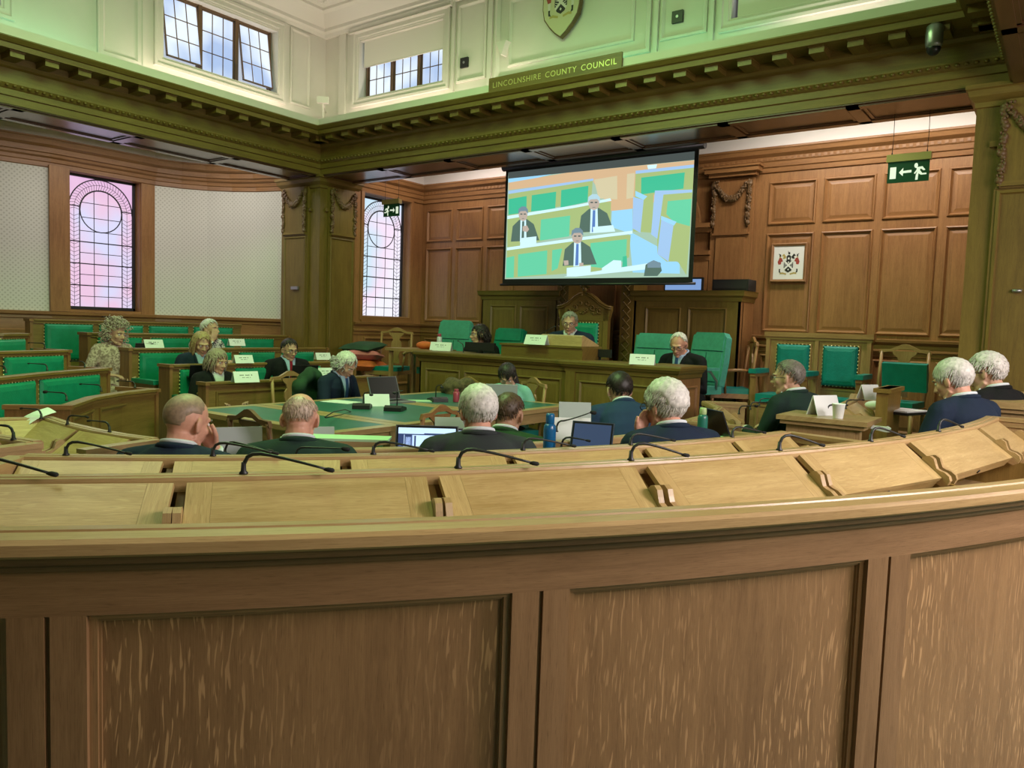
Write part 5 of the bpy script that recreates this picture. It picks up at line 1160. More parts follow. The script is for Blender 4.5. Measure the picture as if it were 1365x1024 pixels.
    if collar:
        def coll(t, r, rr, a_from, a_to, mat, name, zf=0, n=22, fl=1.0, yo=0):
            c, a = spine(t); c_ = MB(); pts = []
            for i in range(n+1):
                th = rad(a_from+(a_to-a_from)*i/n); x, y = r*math.sin(th), r*math.cos(th); pts.append(c+Vector((x, y*math.cos(a)+yo, -y*math.sin(a)-zf*max(0, math.cos(th)))))
            c_.tube(pts, rr, 8, flat=fl); return c_.build(name, mat, o)
        if jak: coll(.520, .064, .010, 30, 330, shirt, 'shirt_collar', .04); coll(.500, .074, .014, 60, 300, top, 'jacket_collar', .05)
    def patch(name, mat, z0, z1, wf, off, n=12, m=6):
        c_ = MB(); rows_ = []
        rs = ringset(inf, .53)
        for i in range(n+1):
            t = z0+(z1-z0)*i/n; c, a = spine(t); TT = [q[0] for q in TORSO]; j = max(0, min(len(TT)-2, sum(1 for q in TT if q <= t)-1)); kk = (t-TT[j])/(TT[j+1]-TT[j]); hw = TORSO[j][1]+(TORSO[j+1][1]-TORSO[j][1])*kk+inf; hdp = TORSO[j][2]+(TORSO[j+1][2]-TORSO[j][2])*kk+inf; w_ = wf((t-z0)/(z1-z0)); row = []
            for q in range(m+1):
                x = -w_+2*w_*q/m; y = hdp*math.sqrt(max(0, 1-(x/hw)**2))+off; row.append(c_.vert(c+Vector((x, y*math.cos(a), -y*math.sin(a)))))
            rows_.append(row)
        for i in range(n):
            for q in range(m): c_.face([rows_[i][q], rows_[i][q+1], rows_[i+1][q+1], rows_[i+1][q]], None, 0, True)
        po = c_.build(name, mat, o); sd = po.modifiers.new('solid', 'SOLIDIFY'); sd.thickness = .008; sd.offset = -1; return po
    if vneck:
        patch('shirt', shirt, .22, .515, lambda u: .006+.058*u, .003)
        if tie:
            patch('tie', tie, .20, .500, lambda u: .026-.012*u, .012)
        if jak:
            for s_ in (-1, 1):
                c_ = MB(); pts = []
                for i in range(9):
                    u = i/8; t = .215+.285*u; c, a = spine(t); x = s_*(.012+.060*u); TT = [q[0] for q in TORSO]; j = max(0, min(len(TT)-2, sum(1 for q in TT if q <= t)-1)); kk = (t-TT[j])/(TT[j+1]-TT[j]); hw = TORSO[j][1]+(TORSO[j+1][1]-TORSO[j][1])*kk+inf; hdp = TORSO[j][2]+(TORSO[j+1][2]-TORSO[j][2])*kk+inf; y = hdp*math.sqrt(max(0, 1-(x/hw)**2))+.006; pts.append(c+Vector((x, y*math.cos(a), -y*math.sin(a))))
                c_.tube(pts, [.006, .012, .018, .022, .024, .026, .022, .018, .012], 6, flat=.45); c_.build('lapel', top, o)
    b = MB()
    for s_ in (-1, 1): b.tube([(s_*.085, 0, -.02), (s_*.10, .22, .0), (s_*.11, .43, -.015), (s_*.11, .445, -.10), (s_*.11, .435, -.42)], [.098, .09, .07, .066, .055], 12)
    b.ball((0, 0, -.03), (.185, .13, .10), 16, 10); tr = b.build('trousers', trousers, o); mods(tr, .014, 4, .5)
    for s_ in (-1, 1): c = MB(); c.ball((s_*.11, .49, -.465), (.045, .12, .035), 12, 8); c.build('shoe', 'black_plastic', o)
    if hair:
        if hair['kind'] == 'curly': curly_hair(o, HM, hair['mat'])
        else: make_hair(o, HM, hair['kind'], hair['mat'], hair.get('thick', .012), hair.get('locks', 240), hair.get('length', .045), hair.get('r', .0042), hair.get('drop', 0), hair.get('wild', .25), hair.get('seed', 1), hair.get('part', 0))
        if hair.get('pony'):
            b = MB(HM); rn = random.Random(5)
            for k in range(46): x = rn.uniform(-.018, .018); b.tube([(x*.6, -.085, .05), (x+hair['pony']*.02, -.115, .03), (x*1.4+hair['pony']*.055, -.10, -.05), (x*1.5+hair['pony']*.085, -.03+rn.uniform(-.01, .01), -.12), (x+hair['pony']*.09, .02, -.17)], [.006, .007, .006, .005, .002], 4)
            b.build('ponytail', hair['mat'], o)
    return o
r_ = rad
# --- members with their backs to the camera
person('balding person with cropped hair at lower left, dark jacket, hand held to the chin', (-2.91, 1.75, 1.01), r_(30), .20, r_(8), r_(-14), arms=((-.20, .34, .12), (.09, .235, .465, (-.55, .05, .8), (-.3, -.9, .1))), top='suit_navy', skin='skin_pink', hair=dict(kind='receding', mat='hair_stubble', locks=0, thick=.0022), vox=.005)
person('balding older person in a dark green jacket with a white shirt collar, back turned', (-2.82, 2.25, .995), r_(46), .22, r_(42), r_(-22), top='suit_green', skin='skin_pink', hair=dict(kind='bald', mat='hair_thin', locks=260, length=.022, r=.0010, thick=.0015, wild=.1), vox=.005)
person('white-haired person in a charcoal jacket facing an open laptop screen', (-2.17, 2.73, 1.055), r_(45), .18, r_(58), r_(-10), top='suit_charcoal', skin='skin_pink', glasses=True, hair=dict(kind='short', mat='hair_white', thick=.014, locks=900, length=.065, r=.0022, wild=.25), vox=.005)
person('dark-haired person in a dark green coat, half hidden behind the white-haired person', (-2.50, 3.42, .96), r_(22), .30, r_(15), r_(-14), top='coat_green', skin='skin_tan', hair=dict(kind='short', mat='hair_brown', thick=.010, locks=240, length=.03, r=.003))
person('dark-haired person in a blue suit leaning forward below the dais', (-2.45, 4.60, 1.045), r_(48), .40, r_(50), r_(-12), top='suit_blue', skin='skin_fair', hair=dict(kind='short', mat='hair_dark', thick=.014, locks=300, length=.035, r=.003, brow='hair_dark'))
person('person with thick swept white hair and glasses, navy suit, resting chin on hand', (-1.53, 3.33, 1.10), r_(58), .20, r_(76), r_(-8), arms=((-.10, .22, .43, (.25, .05, .95), (.3, -.95, .1)), (.18, .32, .14)), top='suit_navy', skin='skin_pink', glasses=True, hair=dict(kind='short', mat='hair_white', thick=.020, locks=950, length=.085, r=.0024, wild=.4, part=-1), vox=.005)
person('grey-haired person with glasses and dark suit facing left, below the wall bench', (-1.56, 5.35, 1.165), r_(72), .16, r_(92), r_(-4), top='suit_green', skin='skin_fair', glasses=True, hair=dict(kind='short', mat='hair_salt', thick=.010, locks=340, length=.035, r=.003))
person('person with smooth white hair and navy suit looking down at the right edge', (-.53, 4.92, 1.23), r_(62), .20, r_(70), r_(-22), top='suit_navy', skin='skin_pink', hair=dict(kind='short', mat='hair_white', thick=.014, locks=800, length=.07, r=.0024, wild=.12), vox=.005)
person('person with wavy white hair, dark-rimmed glasses and black jacket against the green pillar', (-.42, 5.52, 1.265), r_(66), .18, r_(80), r_(-14), top='suit_black', skin='skin_fair', glasses=True, hair=dict(kind='short', mat='hair_white', thick=.018, locks=600, length=.05, r=.0034, wild=.8))
# --- facing members on the west side
person('person with curly greying hair in a beige printed outfit seated in the gangway', (-8.0, 4.02, 1.24), r_(-88), .12, r_(-74), r_(-8), top='cloth_beige_print', trousers='cloth_beige_print', skin='skin_fair', female=True, vneck=False, collar=False, hair=dict(kind='curly', mat='hair_curly', brow='hair_salt'), arms=((-.12, .26, .16), (.16, .28, .18)))
person('person with short silver hair and black-and-white top, hand to chin, back row', (-7.83, 4.99, 1.30), r_(-85), .12, r_(-72), r_(6), top='cloth_bw_print', skin='skin_fair', female=True, vneck=False, collar=False, hair=dict(kind='short', mat='hair_white', thick=.014, locks=260, brow='hair_salt'), arms=((-.13, .29, .24), (.07, .24, .48, (-.3, .1, .9), (-.2, -.95, 0))))
person('person with long blonde hair and dark jacket looking down beside the name cards', (-7.22, 4.50, 1.17), r_(-100), .16, r_(-104), r_(-20), top='suit_navy', skin='skin_fair', female=True, shirt='shirt_blue', collar=False, hair=dict(kind='long', mat='hair_blonde', thick=.012, locks=330, drop=.20, r=.005, brow='hair_blonde', part=1))
person('person with fringed ash-blonde bob and black jacket behind the lowest western bench', (-6.68, 4.33, 1.02), r_(-92), .10, r_(-82), r_(-10), top='suit_black', skin='skin_fair', female=True, collar=False, shirt='shirt_white', hair=dict(kind='fringe', mat='hair_ash', thick=.014, locks=330, drop=.13, r=.005, brow='hair_blonde'))
person('dark-haired person with glasses, black suit and dark red tie behind a laptop', (-6.98, 5.41, 1.115), r_(-104), .10, r_(-98), r_(-12), top='suit_black', shirt='shirt_blue', tie='tie_red', skin='skin_fair', glasses=True, hair=dict(kind='short', mat='hair_dark', thick=.012, locks=240, brow='hair_dark'), arms=((-.26, .30, .17), (.20, .30, .17)))
person('person with collar-length grey hair in a navy suit typing on a laptop at the table', (-5.64, 5.03, 1.03), r_(-78), .26, r_(-80), r_(-34), top='suit_navy', shirt='shirt_blue', tie='tie_blue', skin='skin_fair', hair=dict(kind='short', mat='hair_white', thick=.020, locks=420, length=.07, drop=.05, r=.0045, wild=.8, part=1), arms=((-.10, .36, .22, (.2, 1, -.2)), (.12, .38, .20, (-.25, 1, -.2))), curl=.35)
# --- dais
person('dark-haired person with glasses in black, looking left from behind a monitor on the dais', (-5.64, 7.08, 1.345), r_(-170), .10, r_(146), 0, top='suit_black', skin='skin_fair', female=True, collar=False, vneck=False, glasses=True, hair=dict(kind='fringe', mat='hair_dark', thick=.014, locks=300, drop=.10, r=.005, brow='hair_dark'))
person('grey-haired person with glasses in a navy suit and tie presiding at the lectern', (-4.49, 7.22, 1.515), r_(-160), .14, r_(-156), r_(-12), top='suit_navy', tie='tie_pale', skin='skin_fair', glasses=True, hair=dict(kind='short', mat='hair_grey', thick=.012, locks=260))
person('person with thin white hair and black jacket looking down on the dais', (-3.18, 7.18, 1.33), r_(170), .24, r_(-172), r_(-26), top='suit_black', shirt='shirt_blue', tie='tie_blue', skin='skin_pink', glasses=True, hair=dict(kind='receding', mat='hair_white', thick=.007, locks=240, length=.03, r=.0028), arms=((-.12, .34, .22), (.17, .34, .22)))
person('dark-haired person in mint cardigan bowed over a pale laptop at the table', tuple(at(676, 502, 7.35)), r_(-160), .30, r_(-148), r_(-38), top='cardigan_mint', skin='skin_fair', female=True, collar=False, vneck=False, hair=dict(kind='long', mat='hair_dark', thick=.012, locks=300, drop=.0, length=.08, r=.004, pony=-1, brow='hair_dark'), arms=((-.14, .30, .22), (.14, .30, .22)))
# ================================================================== SMALL THINGS
def to_cam(p): return math.atan2(-p[0], p[1])+PI      # rz that makes local -y look at the eye point... used as a starting direction
def facing(p, extra=0.0):
    """rz such that local -y points from p towards the photographer's side, plus extra"""
    return math.atan2(p[1], p[0])-PI/2+extra
def name_card(label, p, rz, w_=.20, h=.085, mat='white_paper', group=None, lines=True, d=.045):
    b = MB(); t = .0015; M1 = T(0, 0, 0)
    b.prism([(-d, 0), (-t, h), (t, h), (d, 0), (d-.003, 0), (0, h-.006), (-d+.003, 0)], -w_/2, w_/2, 'x')
    o = b.build('name_card', mat); o.location = p; o.rotation_euler.z = rz; tag(o, label, 'name card', group)
    if lines:
        q = MB(); a = math.atan2(d, h); L = math.hypot(d, h); q.M = T(0, -d-.0004, 0, rx=-a)
        for (zz_, ww, hh) in ((L*.62, w_*.52, .010), (L*.42, w_*.34, .005)):
            n = 9
            for k in range(n):
                if k % 4 == 3: continue
                x = -ww/2+ww*k/n; q.box(x, x+ww/n*.72, -.0006, 0, zz_, zz_+hh*(1 if k % 3 else 1.3))
        q.build('printed_lines', 'black_ink', o)
    return o
def laptop(label, p, rz, lid='silver_lid', screen='screen_black', w_=.31, d=.21, ang=105, pic=None):
    o = thing('laptop', label, 'laptop', p, rz)
    b = MB(); b.box(-w_/2, w_/2, -d, 0, 0, .014); b.build('base', lid, o, bevel=.003); b = MB(); b.box(-w_/2+.02, w_/2-.02, -d+.09, -.015, .014, .0155)
    for r in range(4):
        for k in range(11): b.box(-w_/2+.025+k*(w_-.05)/11, -w_/2+.025+(k+.85)*(w_-.05)/11, -.025-r*.022-.018, -.025-r*.022, .0155, .017)
    b.build('keyboard', 'black_plastic', o)
    M = T(0, 0, .012, rx=rad(ang-90)*-1); b = MB(M); b.box(-w_/2, w_/2, 0, .008, 0, d); l = b.build('lid', lid, o, bevel=.003)
    b = MB(M); b.box(-w_/2+.006, w_/2-.006, -.0015, 0, .008, d-.004); b.build('bezel', 'screen_black', l)
    b = MB(M); b.box(-w_/2+.014, w_/2-.014, -.0025, -.0015, .02, d-.014); b.build('screen', screen, l)
    if pic:
        q = MB(M)
        for (u0, u1, v0, v1, mi) in pic: q.box(-w_/2+.014+u0*(w_-.028), -w_/2+.014+u1*(w_-.028), -.0032, -.0025, .02+v0*(d-.034), .02+v1*(d-.034), mi)
        q.build('screen_content', ['pic_screen_dark', 'pic_screen_mid'], l)
    return o
emis('pic_screen_dark', (.03, .05, .13), 1.0); emis('pic_screen_mid', (.35, .48, .80), 1.0); emis('screen_lit', (.55, .75, 1.0), 1.0); emis('screen_dim', (.030, .050, .10), 1.0)
def bottle(label, p, r, h, mat, capmat, cat='bottle'):
    o = thing('bottle', label, cat, p)
    b = MB(); b.lathe([(r*.94, 0), (r, .006), (r, h*.70), (r*.92, h*.77), (r*.6, h*.82)], seg=18); b.build('body', mat, o); b = MB(); b.lathe([(r*.66, h*.81), (r*.7, h*.83), (r*.7, h*.96), (r*.6, h)], seg=16); b.build('cap', capmat, o); return o
plain('plastic_blue', (.01, .12, .30), .25); plain('plastic_green', (.02, .16, .12), .3); plain('cap_green', (.40, .55, .25), .4); plain('plastic_pink', (.38, .05, .09), .3); plain('plastic_clear', (.6, .65, .7), .15); plain('green_paper_and_light', (.45, .70, .45), .6); plain('card_black', (.015, .015, .015), .5)  # pale green: folder colour, and green light painted on desk strip and tablet
# --- microphones along the curved rows
def rowmic(label, path, px, py, zt, ang, group, **kw):
    p = onZ(px, py, zt); s = path.near(p[:2]); q, d = path.at(s); t = math.atan2(d.y, d.x); gooseneck(label, (q.x-.012*0, q.y, zt-.001), t+ang, group=group, **kw)
micsA = [(-14, 622, 'cut by the left edge'), (322, 640, 'above the second lid from the left'), (625, 633, 'above the middle lid'), (869, 622, 'above the fourth lid'), (1058, 604, 'above the fifth lid'), (1186, 592, 'above the sixth lid'), (1267, 577, 'above the last lid at the right')]
for k, (x, y, wh) in enumerate(micsA): rowmic('black gooseneck microphone on the nearest desk rail, %s' % wh, PA, x, y, ZA, rad(-12), 'microphones on the nearest desk row', L=.20 if k < 3 else .17, rise=.05, droop=-.035)
micsB = [(77, 611, 'far left'), (279, 613, 'below the balding person in the dark jacket'), (502, 611, 'left of the open laptop screen'), (697, 600, 'right of the white-haired person'), (845, 594, 'left of the swept-haired person'), (958, 580, 'right of the green bottle')]
for k, (x, y, wh) in enumerate(micsB): rowmic('black gooseneck microphone on the second desk rail, %s' % wh, PB, x, y, ZB, rad(-8), 'microphones on the second desk row', L=.20, rise=.045, droop=-.030)
p = at(394, 606, 3.25); gooseneck('black gooseneck microphone with round head beside the old balding person', (p.x, p.y, p.z-.03), rad(38), L=.20, rise=.06, droop=.0, big=True)
p = at(300, 596, 3.15); gooseneck('black gooseneck microphone in front of the large grey card', (p.x, p.y, p.z-.04), rad(30), L=.18, rise=.06, droop=-.03, big=True)
p = at(742, 566, 4.2); gooseneck('black gooseneck microphone beside the blue bottle', (p.x, p.y, p.z-.04), rad(42), L=.19, rise=.06, droop=.05, big=True)
p = at(748, 597, 3.7); gooseneck('black gooseneck microphone in front of the leaning dark laptop', (p.x, p.y, p.z-.02), rad(30), L=.12, rise=.07, droop=-.01)
# --- microphones on the west and south benches
for (x, y, z, an, L, lb) in ((89, 534, .86, 200, .17, 'with round head on the bench front left of the gangway'), (135, 522, .86, 205, .17, 'on the middle of the bench front left of the gangway'), (180, 517, .86, 205, .15, 'at the right end of the bench front left of the gangway'),
                            (8, 497, .98, 200, .16, 'at the left edge above the large green seat backs'), (63, 494, .98, 200, .18, 'on the second bench left of the gangway'), (113, 490, .98, 200, .14, 'right end of the second bench left of the gangway'), (60, 465, 1.11, 200, .18, 'on the third bench left of the gangway'),
                            (55, 558, .86, 200, .13, 'behind the loose paper sheet at lower left'), (90, 566, .86, 20, .12, 'middle of the short desk section at lower left'), (146, 576, .86, 200, .12, 'right end of the short desk section at lower left'), (18, 586, .97, 200, .14, 'on the desk corner at the left edge'),
                            (152, 429, 1.37, 190, .17, 'above the curly-haired person below the leaded window')):
    p = onZ(x, y, z); gooseneck('thin black microphone '+lb, (p.x, p.y, z-.002), rad(an), L=L, rise=.05, droop=-.0, big=('round' in lb))
for (x, y, z, an, lb) in ((1102, 553, .985, 60, 'beside the paper cup on the end post'), (1127, 545, .98, 60, 'behind the paper cup'), (1166, 528, .98, 60, 'beside the distant standing card'), (1000, 546, .86, 50, 'in front of the suited person with glasses'), (985, 552, .86, 60, 'left of the suited person with glasses'), (1012, 541, .86, 60, 'below the sideways armchair')):
    p = onZ(x, y, z); gooseneck('black gooseneck microphone '+lb, (p.x, p.y, z-.002), rad(an), L=.15, rise=.06, droop=-.0, big=('glasses' in lb))
# --- name cards
def card_px(px, py, z, extra, lb, w_=.20, h=.085, mat='white_paper', **kw):
    p = onZ(px, py, z); return name_card(lb, p, facing(p, extra), w_, h, mat, **kw)
WE = rad(25)
card_px(204, 463.5, 1.11, WE, 'white name card on the third western bench, left of the blonde person'); card_px(315, 461, 1.11, WE, 'white name card on the third western bench, right of the silver-haired person'); card_px(324, 484, .98, WE, 'white name card on the second western bench, above the ash-blonde bob')
card_px(327, 509.5, .86, WE, 'white name card on the lowest western bench, beside the fringed person', .24, .10); card_px(430, 479.5, .98, WE, 'white name card right of the person with the red tie', .19)
card_px(434, 503, .86, WE, 'white name card beside the black laptop of the person with the red tie', .20, .10); card_px(588, 467.5, 1.15, rad(-20), 'white name card before the empty pale chair on the dais', .26, .10)
p = onY(715, 461.5, 6.50); name_card('white name card leaning on the lectern before the presiding person', (p.x, 6.50, 1.285), rad(0), .26, .10); card_px(856, 486, 1.15, rad(-8), 'white name card at the right of the dais desk', .23, .095)
# --- far-left and west side objects
p = onZ(192, 464.5, 1.11); laptop('small black laptop beside the curly-haired person', (p.x-.20, p.y+.10, 1.02), facing(p, PI+rad(20)), 'black_plastic', w_=.18, d=.13)
p = onZ(417, 505, .86); laptop('black laptop open before the person with the red tie', (p.x-.12, p.y-.02, .80), facing(p, PI+rad(20)), 'black_plastic', w_=.27, d=.19)
p = onZ(293, 487, .98); laptop('dark laptop before the long-haired blonde person', (p.x-.14, p.y-.10, .85), facing(p, PI+rad(20)), 'dark_metal', w_=.26, d=.12)
b = MB(); p = onZ(207, 497, .80); b.M = T(p.x+.12, p.y+.1, .55, rad(60)); b.prism([(-.14, -.12), (.14, -.12), (.12, .10), (-.12, .10)], -.05, .05, 'y'); b.tube([(-.09, 0, .09), (-.08, .01, .22), (-.02, .02, .31), (.05, .02, .28), (.09, 0, .09)], .008, 6); tag(b.build('handbag', 'card_black', bevel=.015), 'black handbag with long strap on the seat by the gangway', 'bag')
# white sheet on the south lids
p = onZ(40, 570, .80); b = MB(T(p.x, p.y, .815, rad(-8), rad(36))); n = 8; rr_ = [[b.vert((-.10+.2*i/n, -.13+.26*j/n, .03*math.sin(j/n*PI)+.02*math.sin(i/n*PI))) for i in range(n+1)] for j in range(n+1)]
for j in range(n):
    for i in range(n): b.face([rr_[j][i], rr_[j][i+1], rr_[j+1][i+1], rr_[j+1][i]], None, 0, True)
tag(b.build('paper_sheet', 'white_paper'), 'loose curled white sheet on the short desk section at lower left', 'paper')
# --- table things
rt = lambda x, y: tuple(onZ(x, y, TZ)[:2])
x_, y_ = rt(508, 535); laptop('laptop before the grey-haired person at the table, lid towards the dais side', (x_+.02, y_+.05, TZ), rad(-78+180-20), 'silver_lid', w_=.32, d=.22, ang=112)
x_, y_ = rt(502, 541); name_card('folded white card behind a microphone on the table', (x_, y_, TZ), facing((x_, y_), rad(10)), .21, .10, lines=False)
def base_mic(label, p, rz, rise=.10, L=.16, droop=-.02, lab=True):
    o = thing('table_microphone', label, 'microphone', p, rz); b = MB(); b.prism([(-.10, 0), (.10, 0), (.09, .02), (-.06, .045), (-.10, .03)], -.07, .07, 'x'); b.build('base', 'black_plastic', o, bevel=.006)
    b = MB(); b.box(-.035, .035, -.078, -.01, .030, .046); 
    b = MB(T(0, 0, 0)); b.tube([(0, .05, .03), (0, .05, rise), (.01, .045, rise+.02), (.05, .03, rise+.03), (L, .0, rise+.03+droop)], [.005, .005, .005, .0045, .004], 8); b.ball((L+.01, 0, rise+.03+droop), (.018, .011, .011)); b.build('neck', 'black_plastic', o)
    if lab: b = MB(T(0, -.02, .026, rx=rad(-9))); b.box(-.045, .045, -.03, .025, .004, .0075); b.build('display', 'grey_metal', o)
    return o
x_, y_ = rt(483, 544); base_mic('black table microphone with its head before the folded card', (x_, y_, TZ), rad(40), L=.06); x_, y_ = rt(527, 547); base_mic('black table microphone with pale display in the middle of the table', (x_, y_, TZ), rad(30), rise=.13, L=-.02)
x_, y_ = rt(583, 535); base_mic('black table microphone beside the pink bottle', (x_, y_, TZ), rad(60), rise=.12, L=.03, lab=False)
b = MB(); x_, y_ = rt(550, 535); b.M = T(x_, y_, TZ, rad(48)); b.box(-.17, .17, -.05, .05, 0, .006); b.box(-.165, .16, -.045, .045, .006, .010); tag(b.build('paper_folder', 'green_paper_and_light'), 'pale green folder lying on the far part of the table', 'folder')
b = MB(); x_, y_ = rt(455, 536); b.M = T(x_, y_, TZ, rad(10)); b.box(-.15, .15, -.105, .105, 0, .003); tag(b.build('paper_sheet', 'white_paper'), 'white sheets on the table before the grey-haired person', 'paper')
x_, y_ = rt(608, 536); bottle('pink drinks bottle on the far right of the table', (x_, y_, TZ), .030, .12, 'plastic_pink', 'plastic_pink')
b = MB(); pts = [onZ(x, y, TZ+.012+h) for x, y, h in ((433, 556, .12), (445, 549, .10), (460, 546, .05), (468, 549, .0), (455, 553, .0), (440, 556, .03), (434, 557, .1))]; b.tube(pts, .004, 6); tag(b.build('cable', 'black_plastic'), 'thin black looped cable on the near part of the table', 'cable')
x_, y_ = rt(668, 541); laptop('pale silver laptop of the person in the mint cardigan, lid towards the camera', (x_, y_, TZ), facing((x_, y_), PI), 'grey_paper', w_=.28, d=.19, ang=104)
# brown bag on the far chair and coat on the near one
b = MB(); rn = random.Random(2)
for k in range(14): b.ball((-5.10+rn.uniform(-.13, .13), 6.05+rn.uniform(-.08, .08), .80+rn.uniform(-.06, .10)), (.09, .07, .06), 10, 7)
bg = b.build('bag', 'bag_brown'); m_ = bg.modifiers.new('r', 'REMESH'); m_.mode = 'VOXEL'; m_.voxel_size = .015; m_.use_smooth_shade = True; s_ = bg.modifiers.new('s', 'SMOOTH'); s_.iterations = 4; tag(bg, 'patterned brown bag on the chair at the far end of the table', 'bag')
b = MB(); p = onX(414, 520, -5.95)
for k in range(22): t = k/21; b.ball((p.x+.02*math.sin(k), p.y-.16+.32*t, .90-.06*math.cos(t*PI*2)-.02), (.07, .05, .07), 10, 7); b.ball((p.x-.06+.03*math.sin(k*2), p.y-.16+.32*t, .72), (.05, .05, .15), 10, 7)
bg = b.build('coat', 'cloth_darkgreen'); m_ = bg.modifiers.new('r', 'REMESH'); m_.mode = 'VOXEL'; m_.voxel_size = .014; m_.use_smooth_shade = True; s_ = bg.modifiers.new('s', 'SMOOTH'); s_.iterations = 4; tag(bg, 'dark green coat draped over a chair behind the grey-haired person', 'coat')
# --- things on the near desk row
def inward(x, y): return math.atan2(y-4.9, x+6.3)-PI/2      # rz whose local -y looks outwards from the curved rows
p = at(568, 606, 3.85); laptop('open laptop with lit document on its screen, facing the camera', (p.x, p.y, .72), facing(p, rad(-4)), 'silver_lid', 'screen_lit', w_=.315, d=.215, ang=100, pic=[(0, .10, 0, .82, 0), (.02, .08, .5, .55, 1), (.11, .24, .05, .8, 0), (.13, .22, .45, .74, 1), (.13, .22, .12, .4, 1), (.24, .26, 0, .8, 1), (.28, .31, 0, .78, 0), (.0, 1, .80, .83, 0), (.45, .97, .83, .855, 0)])
p = at(600, 590, 4.1); laptop('second laptop partly hidden behind the white-haired person', (p.x+.06, p.y-.02, .72), facing(p, rad(6)), 'silver_lid', 'screen_lit', w_=.25, d=.18, ang=100)
p = at(312, 608, 3.55); name_card('large grey card standing before the balding person at lower left', (p.x, p.y, .80), facing(p, rad(6)), .245, .15, 'grey_paper', lines=False)
p = at(428, 590, 3.95); name_card('small grey card just right of the old balding person', (p.x, p.y, .80), facing(p, rad(4)), .13, .11, 'grey_paper', lines=False)
p = at(610, 575, 4.6); name_card('grey card behind the open laptops', (p.x-.05, p.y, .80), facing(p, rad(4)), .2, .10, 'grey_paper', lines=False)
p = at(760, 590, 4.3); name_card('white card leaning behind the blue bottle', (p.x, p.y, .80), facing(p, rad(10)), .22, .16, 'white_paper', lines=False); 
p = at(765, 575, 4.8); name_card('grey card standing behind the white one, near the blue-suited person', (p.x, p.y, .86), facing(p, rad(8)), .2, .14, 'grey_paper', lines=False)
p = at(786, 594, 4.0); laptop('dark blue laptop screen, dim, left of the swept-haired person', (p.x, p.y, .77), facing(p, rad(-12)), 'blue_lid', 'screen_dim', w_=.225, d=.20, ang=112)
p = at(732, 597, 3.75); bottle('translucent blue sports bottle on the third desk row', (p.x, p.y, .78), .031, .26, 'plastic_blue', 'plastic_blue')
p = at(936, 573, 4.3); bottle('green bottle with pale green cap right of the swept-haired person', (p.x, p.y, .84), .028, .20, 'plastic_green', 'cap_green')
p = at(962, 566, 4.7); laptop('black laptop open before the suited person with glasses', (p.x, p.y, .80), facing(p, rad(120)), 'dark_metal', w_=.28, d=.20, ang=112)
b = MB(); p = at(990, 564, 4.6); b.M = T(p.x, p.y, .83, rad(50)); b.box(-.11, .11, -.08, .08, 0, .008, 0); b.box(-.07, .07, -.05, .05, .008, .0095, 1); tag(b.build('tablet', ['green_paper_and_light', 'table_leather']), 'pale tablet lying flat beside the black laptop', 'tablet')  # green light on the tablet is put into its colour
b = MB(); p = at(460, 594, 3.8); b.M = T(p.x, p.y, .872, rad(38)); b.box(-.30, .22, -.07, .07, 0, .012); tag(b.build('lit_desk_strip', 'green_paper_and_light'), 'bright green slab standing for green light on the third desk row, left of the open laptop', 'desk strip')  # thin green slab imitates the green light on the desk top
# --- east end post things
p = onZ(1117, 558, .982); b = MB(); b.lathe([(.026, 0), (.028, .003), (.036, .082), (.038, .084), (.038, .088), (.034, .088), (.026, .01)], (p.x, p.y, .982), 20); tag(b.build('paper_cup', 'white_paper'), 'white paper cup on the oak end post at right', 'cup')
p = onZ(1098, 553, .982); name_card('white card standing edgewise beside the paper cup', (p.x, p.y, .982), rad(62), .20, .12, lines=False)
p = onZ(1158, 531, .98); name_card('white card standing further along the right-hand desk section', (p.x, p.y, .97), rad(62), .19, .12, lines=False)
b = MB(); p = onZ(1150, 572, .80); b.M = T(p.x, p.y, .80, rad(20)); b.box(-.16, .16, -.11, .11, 0, .02); b.box(-.15, .17, -.10, .12, .02, .03); tag(b.build('paper_stack', 'white_paper'), 'stack of white papers on the low desk behind the end post', 'papers')
b = MB(); p = onZ(1205, 548, .92); b.M = T(p.x, p.y, .90, rad(70)); b.box(-.16, .16, -.11, .11, 0, .02, 1); b.box(-.14, .15, -.10, .10, .02, .03); tag(b.build('ring_binder', ['white_paper', 'card_black']), 'dark folder with papers beyond the paper stack', 'folder')
b = MB(); p = onZ(1168, 537, .98); b.ball((p.x, p.y, .96), (.08, .06, .035), 14, 8); b.ball((p.x+.03, p.y+.1, .95), (.07, .07, .03), 14, 8); tag(b.build('plastic_bag', 'white_paper'), 'crumpled white bag on the right-hand desk section', 'bag')
bx = onZ(1240, 512, 1.1); o = thing('bench_end', 'oak bench end with green cushioned seat beside the looking-down person', 'bench', (bx.x-.15, bx.y-1.15, 0)); b = MB(); b.box(-.04, .04, 0, .5, .2, 1.10, g='z'); b.box(-.06, .06, -.02, .52, 1.07, 1.10); b.build('end_panel', 'oak_row', o, bevel=.004)
b = MB(); b.box(.05, .42, .05, .45, .55, .67); b.build('seat', 'leather_green', o, bevel=.03); b = MB(); b.box(.06, .40, .08, .42, .2, .55, g='x'); b.build('seat_base', 'oak_row', o)
b = MB(); b.M = T(-.22, 5.5, 1.01); rn = random.Random(9)
for k in range(9): b.ball((rn.uniform(-.1, .12), rn.uniform(-.12, .2), rn.uniform(0, .06)), (rn.uniform(.02, .045), rn.uniform(.02, .05), .025), 8, 6)
tag(b.build('black_bag', 'card_black'), 'jumble of black cable and bag on the far right desk top', 'bag')
